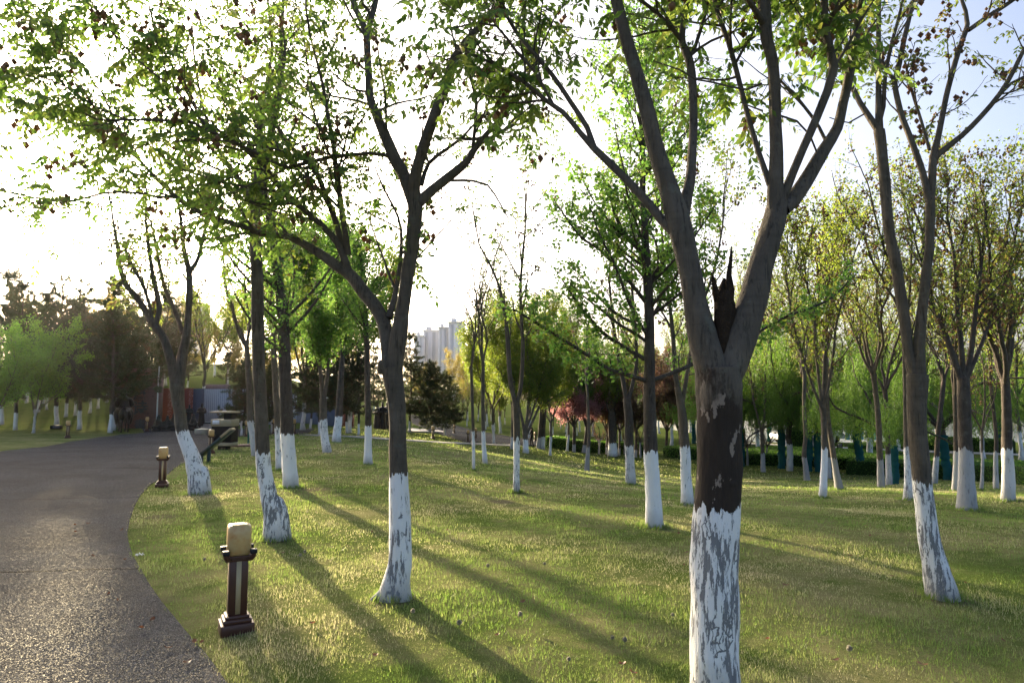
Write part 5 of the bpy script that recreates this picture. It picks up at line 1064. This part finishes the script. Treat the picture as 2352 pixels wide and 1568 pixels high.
P += tb([(-.19, 0, 1.36), (-.30, .10, 1.14), (-.30, .30, 1.28)], [.055, .043, .03])+tb([(.19, 0, 1.36), (.25, -.02, 1.08), (.22, .10, .86)], [.055, .043, .03])
for hx, hy, hz_, dx_, dy_, dz_ in ((-.30, .32, 1.30, 0, .06, .05), (.22, .11, .83, 0, .03, -.07)):
    P += ell((hx, hy, hz_), (.022, .035, .035))
    for q in range(4): P += tb([(hx-.024+q*.016, hy, hz_), (hx-.024+q*.016+dx_, hy+dy_*(1-.1*abs(q-1.5)), hz_+dz_)], [.010, .008], 6)
    P += tb([(hx+.02, hy, hz_), (hx+.045, hy+dy_*.6, hz_+dz_*.3)], [.011, .009], 6)
M['cloth'] = plain('black_clothes', (.018, .018, .022), .85, .2); M['skin'] = plain('skin', (.38, .22, .15), .6, .3); M['hair'] = plain('black_hair', (.010, .009, .008), .5, .4)
o = fused('person', P, M['cloth'], vox=.018, loc=g_, smoothit=2); o.scale = (ps,)*3; o.rotation_euler[2] = math.radians(75)
me = o.data; me.materials.append(M['skin'])
for p_ in me.polygons:
    c_ = p_.center
    if c_.z > 1.49 or (c_.z < .845 and c_.x > .17 and c_.z > .7) or (c_.x < -.25 and c_.y > .29): p_.material_index = 1
build('hair', ell((0, -.005, 1.60), (.088, .098, .105))+ell((0, -.05, 1.55), (.075, .06, .09)), M['hair'], o)
tag(o, 'person in black clothes standing behind the crossing white stems, one hand raised', 'person')

# ------------------------------------------------------------------ hedges
def hedge(name, line, depth, h, label, seed, n_leaf, size=.06):
    """clipped hedge: noisy block with leaf-sized faces all over it; line runs along its front face"""
    P = catmull(np.column_stack([np.array(line, float), np.zeros(len(line))]), .5)[:, :2]
    T = np.gradient(P, axis=0); T /= np.linalg.norm(T, axis=1)[:, None]; N = np.stack([-T[:, 1], T[:, 0]], 1)
    if (N*P).sum() < 0: N = -N
    r = np.random.default_rng(seed); prof = [(0, -.1), (-.02, h*.35), (0, h*.7), (.03, h*.93), (.12, h)]+[(d, h) for d in np.linspace(.3, depth-.12, max(3, int(depth/.5)))]+[(depth, h*.9), (depth, 0)]
    base = terr(P[:, 0], P[:, 1]); V = []
    for d, z in prof:
        q = P+N*d; zz = base+z+(r.normal(0, .02, len(P)) if z > 0 else 0); q = q+N*r.normal(0, .015, (len(P), 1)); V.append(np.column_stack([q, zz]))
    V = np.array(V); a, b_ = V.shape[0], V.shape[1]; i = np.arange(a-1)[:, None]*b_; j = np.arange(b_-1)[None]
    Fq = np.stack([i+j, i+j+1, i+b_+j+1, i+b_+j], -1).reshape(-1, 4); VV = V.reshape(-1, 3)
    ends = []
    for e in (V[:, 0], V[:, -1]): ends.append((np.vstack([e, e.mean(0)]), np.array([[k, k+1, len(e)] for k in range(len(e)-1)])))
    o = empty(name, (0, 0, 0), label, 'hedge', 'clipped hedges beyond the lawn')
    c0 = VV.mean(0); o.location = (P[0, 0], P[0, 1], base[0]); off = np.array([P[0, 0], P[0, 1], base[0]])
    build('hedge_core', [(VV-off, Fq)]+[(e[0]-off, e[1]) for e in ends], M['hedgecore'], o)
    # leaves over the surface
    q = VV[Fq]; ar = np.linalg.norm(np.cross(q[:, 1]-q[:, 0], q[:, 3]-q[:, 0]), axis=1); ix = r.choice(len(q), n_leaf, p=ar/ar.sum()); u, v = r.random((2, n_leaf, 1))
    p = q[ix, 0]*(1-u)*(1-v)+q[ix, 1]*u*(1-v)+q[ix, 2]*u*v+q[ix, 3]*(1-u)*v+r.normal(0, .02, (n_leaf, 3))
    A = np.column_stack([p-off, np.zeros((n_leaf, 3)), np.ones(n_leaf)]); build('hedge_leaves', leaves(A, r, 1, .02, size, size*.7, -.5), M['hedge_leaf'], o, False)
M['hedgecore'] = plain('hedge_inner', (.022, .045, .012), .9, .1, scale=10, bump=.03)
def gl(*pts): return [gp(*p) for p in pts]
hedge('clipped_hedge', gl((1253, 1027), (1300, 1034), (1350, 1038), (1420, 1041), (1500, 1045)), 1.2, .72, 'long dark clipped hedge behind the blossom trees', 1, 14000, .09)
hedge('clipped_hedge', gl((1524, 1049), (1560, 1053), (1640, 1058)), 2.2, .68, 'short clipped hedge block left of the largest forked trunk', 2, 9000, .08)
hedge('clipped_hedge', gl((1690, 1066), (1760, 1069), (1850, 1071), (1940, 1078)), 7.5, .62, 'broad bright-topped hedge bed behind the teal-wrapped willows', 3, 42000, .08)
hedge('clipped_hedge', gl((1944, 1089), (2020, 1092), (2120, 1098), (2230, 1105), (2340, 1112), (2450, 1122)), 6.5, .66, 'nearest and widest hedge bed with bright green top at the right edge', 4, 56000, .065)
hedge('clipped_hedge', [(at(1943, 917, 49).x, 49), (at(2007, 917, 48).x, 48)], 1.6, .75, 'small square-cut hedge block beside the pale lakeside path', 5, 5000, .08)
hedge('loose_hedge', [(at(2046, 917, 56).x, 56), (at(2150, 917, 54).x, 54), (at(2310, 917, 50).x, 50)], 1.1, .95, 'loose leafy hedge along the far side of the lakeside path', 6, 16000, .10)
hedge('loose_hedge', [(at(1795, 917, 58).x, 58), (at(1850, 917, 57).x, 57)], 3.0, 1.5, 'rounded bushes in front of the parked cars', 7, 9000, .10)
hedge('loose_hedge', [(at(1640, 917, 60).x, 60), (at(1710, 917, 60).x, 60)], 2.0, 1.3, 'bushes beyond the hedge bed, right of the largest forked trunk', 8, 7000, .10)

# ------------------------------------------------------------------ cars, booth, board by the lake
def car(loc, rz, mat, label):
    r = empty('parked_car', loc, label, 'car', 'cars parked by the lake', rz)
    prof = [(-2.1, .35), (-2.15, .75), (-1.95, .98), (-1.3, 1.02), (-.85, 1.40), (.55, 1.43), (1.15, 1.05), (1.95, .92), (2.15, .70), (2.12, .35)]
    V = []
    for sy, ins in ((-.85, 0), (-.80, .0), (.80, 0), (.85, 0)):
        for x, z in prof: V.append([x, sy*(.86 if z > 1.1 else 1), z])
    n = len(prof); V = np.array(V); q = [[s*n+i, s*n+i+1, (s+1)*n+i+1, (s+1)*n+i] for s in range(3) for i in range(n-1)]
    cap = [[0, i, i+1] for i in range(1, n-1)]+[[3*n, 3*n+i+1, 3*n+i] for i in range(1, n-1)]
    build('body', [(V, np.array(q)), (V, np.array(cap))], mat, r, False)
    for sy in (-1, 1): build('side_window', [(np.array([[-.78, sy*.757, 1.06], [1.0, sy*.757, 1.06], [.52, sy*.745, 1.36], [-.78, sy*.745, 1.34]]), np.array([[0, 1, 2, 3]]))], M['glassd'], r, False)
    for x in (-1.35, 1.35):
        for sy in (-1, 1):
            wv = build('wheel', tube([(x, sy*.66, .32), (x, sy*.88, .32)], [.32, .32], 16), M['blackm'], r); build('rim', tube([(x, sy*.86, .32), (x, sy*.895, .32)], [.19, .18], 12), plain('rim', (.4, .4, .42), .3, .5, .8), wv)
M['glassd'] = plain('dark_glass', (.03, .035, .04), .1, .6)
b = gat(1822, 63); car(b, .1, plain('silver_paint', (.55, .57, .60), .3, .6), 'silver car left of the two parked behind the rounded bushes')
b = gat(1841, 64.5); car((b.x+1.2, b.y, b.z), -.1, plain('white_paint', (.75, .76, .78), .3, .6), 'white car right of the two parked behind the rounded bushes')
b = gat(1968, 64); r = empty('lakeside_barrier', b, 'blue, white and orange panelled barrier at the lake edge', 'barrier')
for i in range(7):
    col = ((.10, .35, .75), (.75, .78, .82), (.7, .75, .8), (.10, .35, .75), (.75, .78, .82), (.65, .22, .10), (.12, .40, .75))[i]
    build('barrier_panel', bx((-1.2+i*.42, 0, .75), (.36, .05, 1.1), .01), plain('barrier_paint', col, .5, .4, var=.1), r, False)
build('barrier_rail', bx((0.05, .06, 1.28), (3.0, .04, .06)), M['rail'], r, False)
b = gat(1919, 50); r = empty('notice_board', b, 'small dark-framed notice board at the left end of the small square hedge', 'notice board'); build('board', bx((0, 0, .45), (.28, .05, .60), .005), plain('board_face', (.18, .17, .15)), r, False)
for s in (-1, 1): build('frame_post', bx((s*.17, 0, .4), (.04, .06, .85)), M['blackm'], r, False)

# ------------------------------------------------------------------ far towers
M['tower'] = plain('hazed_tower', (.68, .69, .72), .8, .2, scale=.1, bump=.0); M['towerglass'] = plain('tower_window', (.42, .45, .50), .3, .5, scale=.1)  # distance haze is put into these tower colours as paleness
def tower(px0, px1, top, Y, label, seed=0):
    b = gat((px0+px1)/2, Y); w = (px1-px0)/FP*Y; H = at(1176, top, Y).z-b.z
    r = empty('apartment_tower', b, label, 'tower block', 'pale tower blocks on the skyline')
    build('facade', bx((0, 0, H/2), (w, 14, H))+bx((-w*.2, 0, H+1.5), (w*.3, 6, 3)), M['tower'], r, False)
    build('roof_edge', bx((0, 0, H+.3), (w+.8, 14.8, .8)), M['tower'], r, False)
    nfl = int(H/3); nb = max(2, int(w/3.4))
    for c in range(nb):
        x = -w/2+(c+.5)*w/nb
        build('window_bay', bx((x, -7.02, H/2), (w/nb*.42, .12, H*.96)), M['towerglass'], r, False)
for a in ((955, 975, 775, 400, 'leftmost pale tower block behind the pines, left of centre'), (975, 1008, 762, 410, 'wide pale tower block second from left behind the golden trees'), (1010, 1030, 756, 395, 'narrow pale tower block beside the tallest'), (1032, 1066, 744, 390, 'tallest pale tower block above the golden trees'),
          (372, 402, 705, 430, 'very faint tower block in the glare left of the path bin'), (425, 470, 700, 440, 'very faint wide tower block in the glare above the sculpture walls')): tower(*a)

# ------------------------------------------------------------------ small things on the grass
M['fluff'] = leaf_mat('dandelion_fluff', [(.40, .38, .30), (.44, .41, .34)], [(.42, .40, .32), (.42, .40, .32)])
def dandelion():
    r = empty('dandelion', (0, 0, 0)); build('stalk', tube([(0, 0, 0), (.004, 0, .05), (.006, .003, .095)], [.0022, .002, .002], 5), plain('stalk', (.10, .14, .04)), r)
    q = np.random.default_rng(3); n = 260; d = q.normal(0, 1, (n, 3)); d /= np.linalg.norm(d, axis=1)[:, None]; w = np.cross(d, q.normal(0, 1, (n, 3))); w /= np.linalg.norm(w, axis=1)[:, None]; c = np.array([.006, .003, .105])
    V = np.stack([c+d*.002, c+d*.021+w*.0028, c+d*.023-w*.0028], 1).reshape(-1, 3); build('seed_head', [(V, np.arange(n*3).reshape(-1, 3))], M['fluff'], r, False); return r
D0 = dandelion(); f0 = True
for px, py in ((948, 1428), (1193, 1436), (1437, 1496), (1406, 1484), (1055, 1458), (700, 1284), (1308, 1537), (1250, 1310), (1950, 1520), (470, 1300), (688, 1292), (1545, 1430), (1120, 1320)):
    o = D0 if f0 else dup(D0); f0 = False; o.location = ground(px, py); o.rotation_euler[2] = random.uniform(0, 6)
    s = random.uniform(.55, .85); o.scale = (s,)*3; tag(o, 'pale round dandelion seed head standing in the mown grass', 'dandelion', 'dandelion clocks in the lawn')
def curled(seed):
    q = np.random.default_rng(seed); n = 7; u = np.linspace(-1, 1, n); V = []; 
    for a in u:
        wd_ = .022*(1-a*a)**.5+.001
        for s in (-1, 0, 1): V.append([a*.035, s*wd_, .012+.012*a*a+(.008 if s else 0)+q.normal(0, .002)])
    V = np.array(V); Fq = [[i*3+j, (i+1)*3+j, (i+1)*3+j+1, i*3+j+1] for i in range(n-1) for j in range(2)]
    return build('fallen_leaf', [(V, np.array(Fq), np.full(len(V), q.random()))], M['dead_leaf'])
LV = [curled(i) for i in range(3)]; us = set()
for i in range(44):
    px, py = random.uniform(620, 2330), random.uniform(1180, 1560); k = i % 3
    if i >= 30: py = random.uniform(1200, 1540); px = float(np.interp(py, [1190, 1252, 1340, 1437, 1568], [299, 296, 338, 415, 520]))+random.uniform(-150, 30)
    o = LV[k] if k not in us else dup(LV[k]); us.add(k)
    v = ground(px, py); o.location = (v.x, v.y, v.z+.022); o.rotation_euler = (random.uniform(-.3, .3), random.uniform(-.3, .3), random.uniform(0, 6)); s = random.uniform(.5, .9); o.scale = (s,)*3
    tag(o, 'curled brown fallen leaf lying on the lawn or the path edge', 'leaf', 'fallen leaves on the lawn')
v = ground(321, 1279); q = np.random.default_rng(9); gx, gy = np.meshgrid(np.linspace(-.04, .04, 7), np.linspace(-.025, .025, 5)); V = np.column_stack([gx.ravel(), gy.ravel(), .03+q.normal(0, .009, 35)])
tag(build('paper_scrap', [(V, np.array([[i*7+j, i*7+j+1, (i+1)*7+j+1, (i+1)*7+j] for i in range(4) for j in range(6)]))], plain('white_tissue', (.75, .76, .78), .8), loc=v), 'crumpled white paper scrap in the grass near the path bend', 'paper scrap')

# ------------------------------------------------------------------ haze, light, camera
HAZE = .00006
hz = build('haze', bx((0, 215, 22), (700, 500, 56)), M['blackm'], None, False)
t = NT('haze_air'); vp = t.n('VolumePrincipled'); vp.inputs['Color'].default_value = (1, .96, .90, 1); vp.inputs['Density'].default_value = HAZE; vp.inputs['Anisotropy'].default_value = .8
t.l(vp.outputs[0], t.out.inputs['Volume']); hz.data.materials.clear(); hz.data.materials.append(t.m); tag(hz, kind='stuff'); hz['label'] = 'thin warm evening haze filling the air over the whole park'; hz.display_type = 'WIRE'

SUN_EL, SUN_AZ = 12.3, -31.0
w = bpy.data.worlds.new('World'); sc.world = w; w.use_nodes = True
n = w.node_tree.nodes; k = n.new('ShaderNodeTexSky'); k.sky_type = 'NISHITA'; k.sun_disc = False
k.sun_elevation = math.radians(SUN_EL); k.sun_rotation = math.radians(SUN_AZ); k.air_density = .55; k.dust_density = 6.5; k.ozone_density = 1.0
w.node_tree.links.new(k.outputs[0], n['Background'].inputs[0]); n['Background'].inputs[1].default_value = .15
sl = bpy.data.lights.new('sun', 'SUN'); sl.energy = 4.7; sl.angle = math.radians(1.0); sl.color = (1, .81, .52)
so = bpy.data.objects.new('sun', sl); COL.objects.link(so)
el, az = math.radians(SUN_EL), math.radians(SUN_AZ); d = Vector((math.sin(az)*math.cos(el), math.cos(az)*math.cos(el), math.sin(el)))
so.rotation_euler = d.to_track_quat('Z', 'Y').to_euler(); so.location = (-20, 30, 20)
cd = bpy.data.cameras.new('camera'); cam = bpy.data.objects.new('camera', cd); COL.objects.link(cam)
cam.location = (0, 0, HC); cam.rotation_euler = (math.pi/2+PITCH, 0, 0); cd.sensor_width = 36; cd.lens = 36*FP/2352; cd.clip_start = .05; cd.clip_end = 3000; sc.camera = cam
sc.view_settings.view_transform = 'Standard'; sc.view_settings.look = 'None'; sc.view_settings.exposure = 1.84; sc.view_settings.gamma = 1
sc.render.engine = 'CYCLES'; cy = sc.cycles; cy.max_bounces = 7; cy.diffuse_bounces = 4; cy.glossy_bounces = 2; cy.transmission_bounces = 4; cy.volume_bounces = 0; cy.transparent_max_bounces = 4
cy.use_denoising = True; cy.sample_clamp_indirect = 6; cy.caustics_reflective = False; cy.caustics_refractive = False
print('objects', len(sc.objects), 'faces', sum(len(m.polygons) for m in bpy.data.meshes))
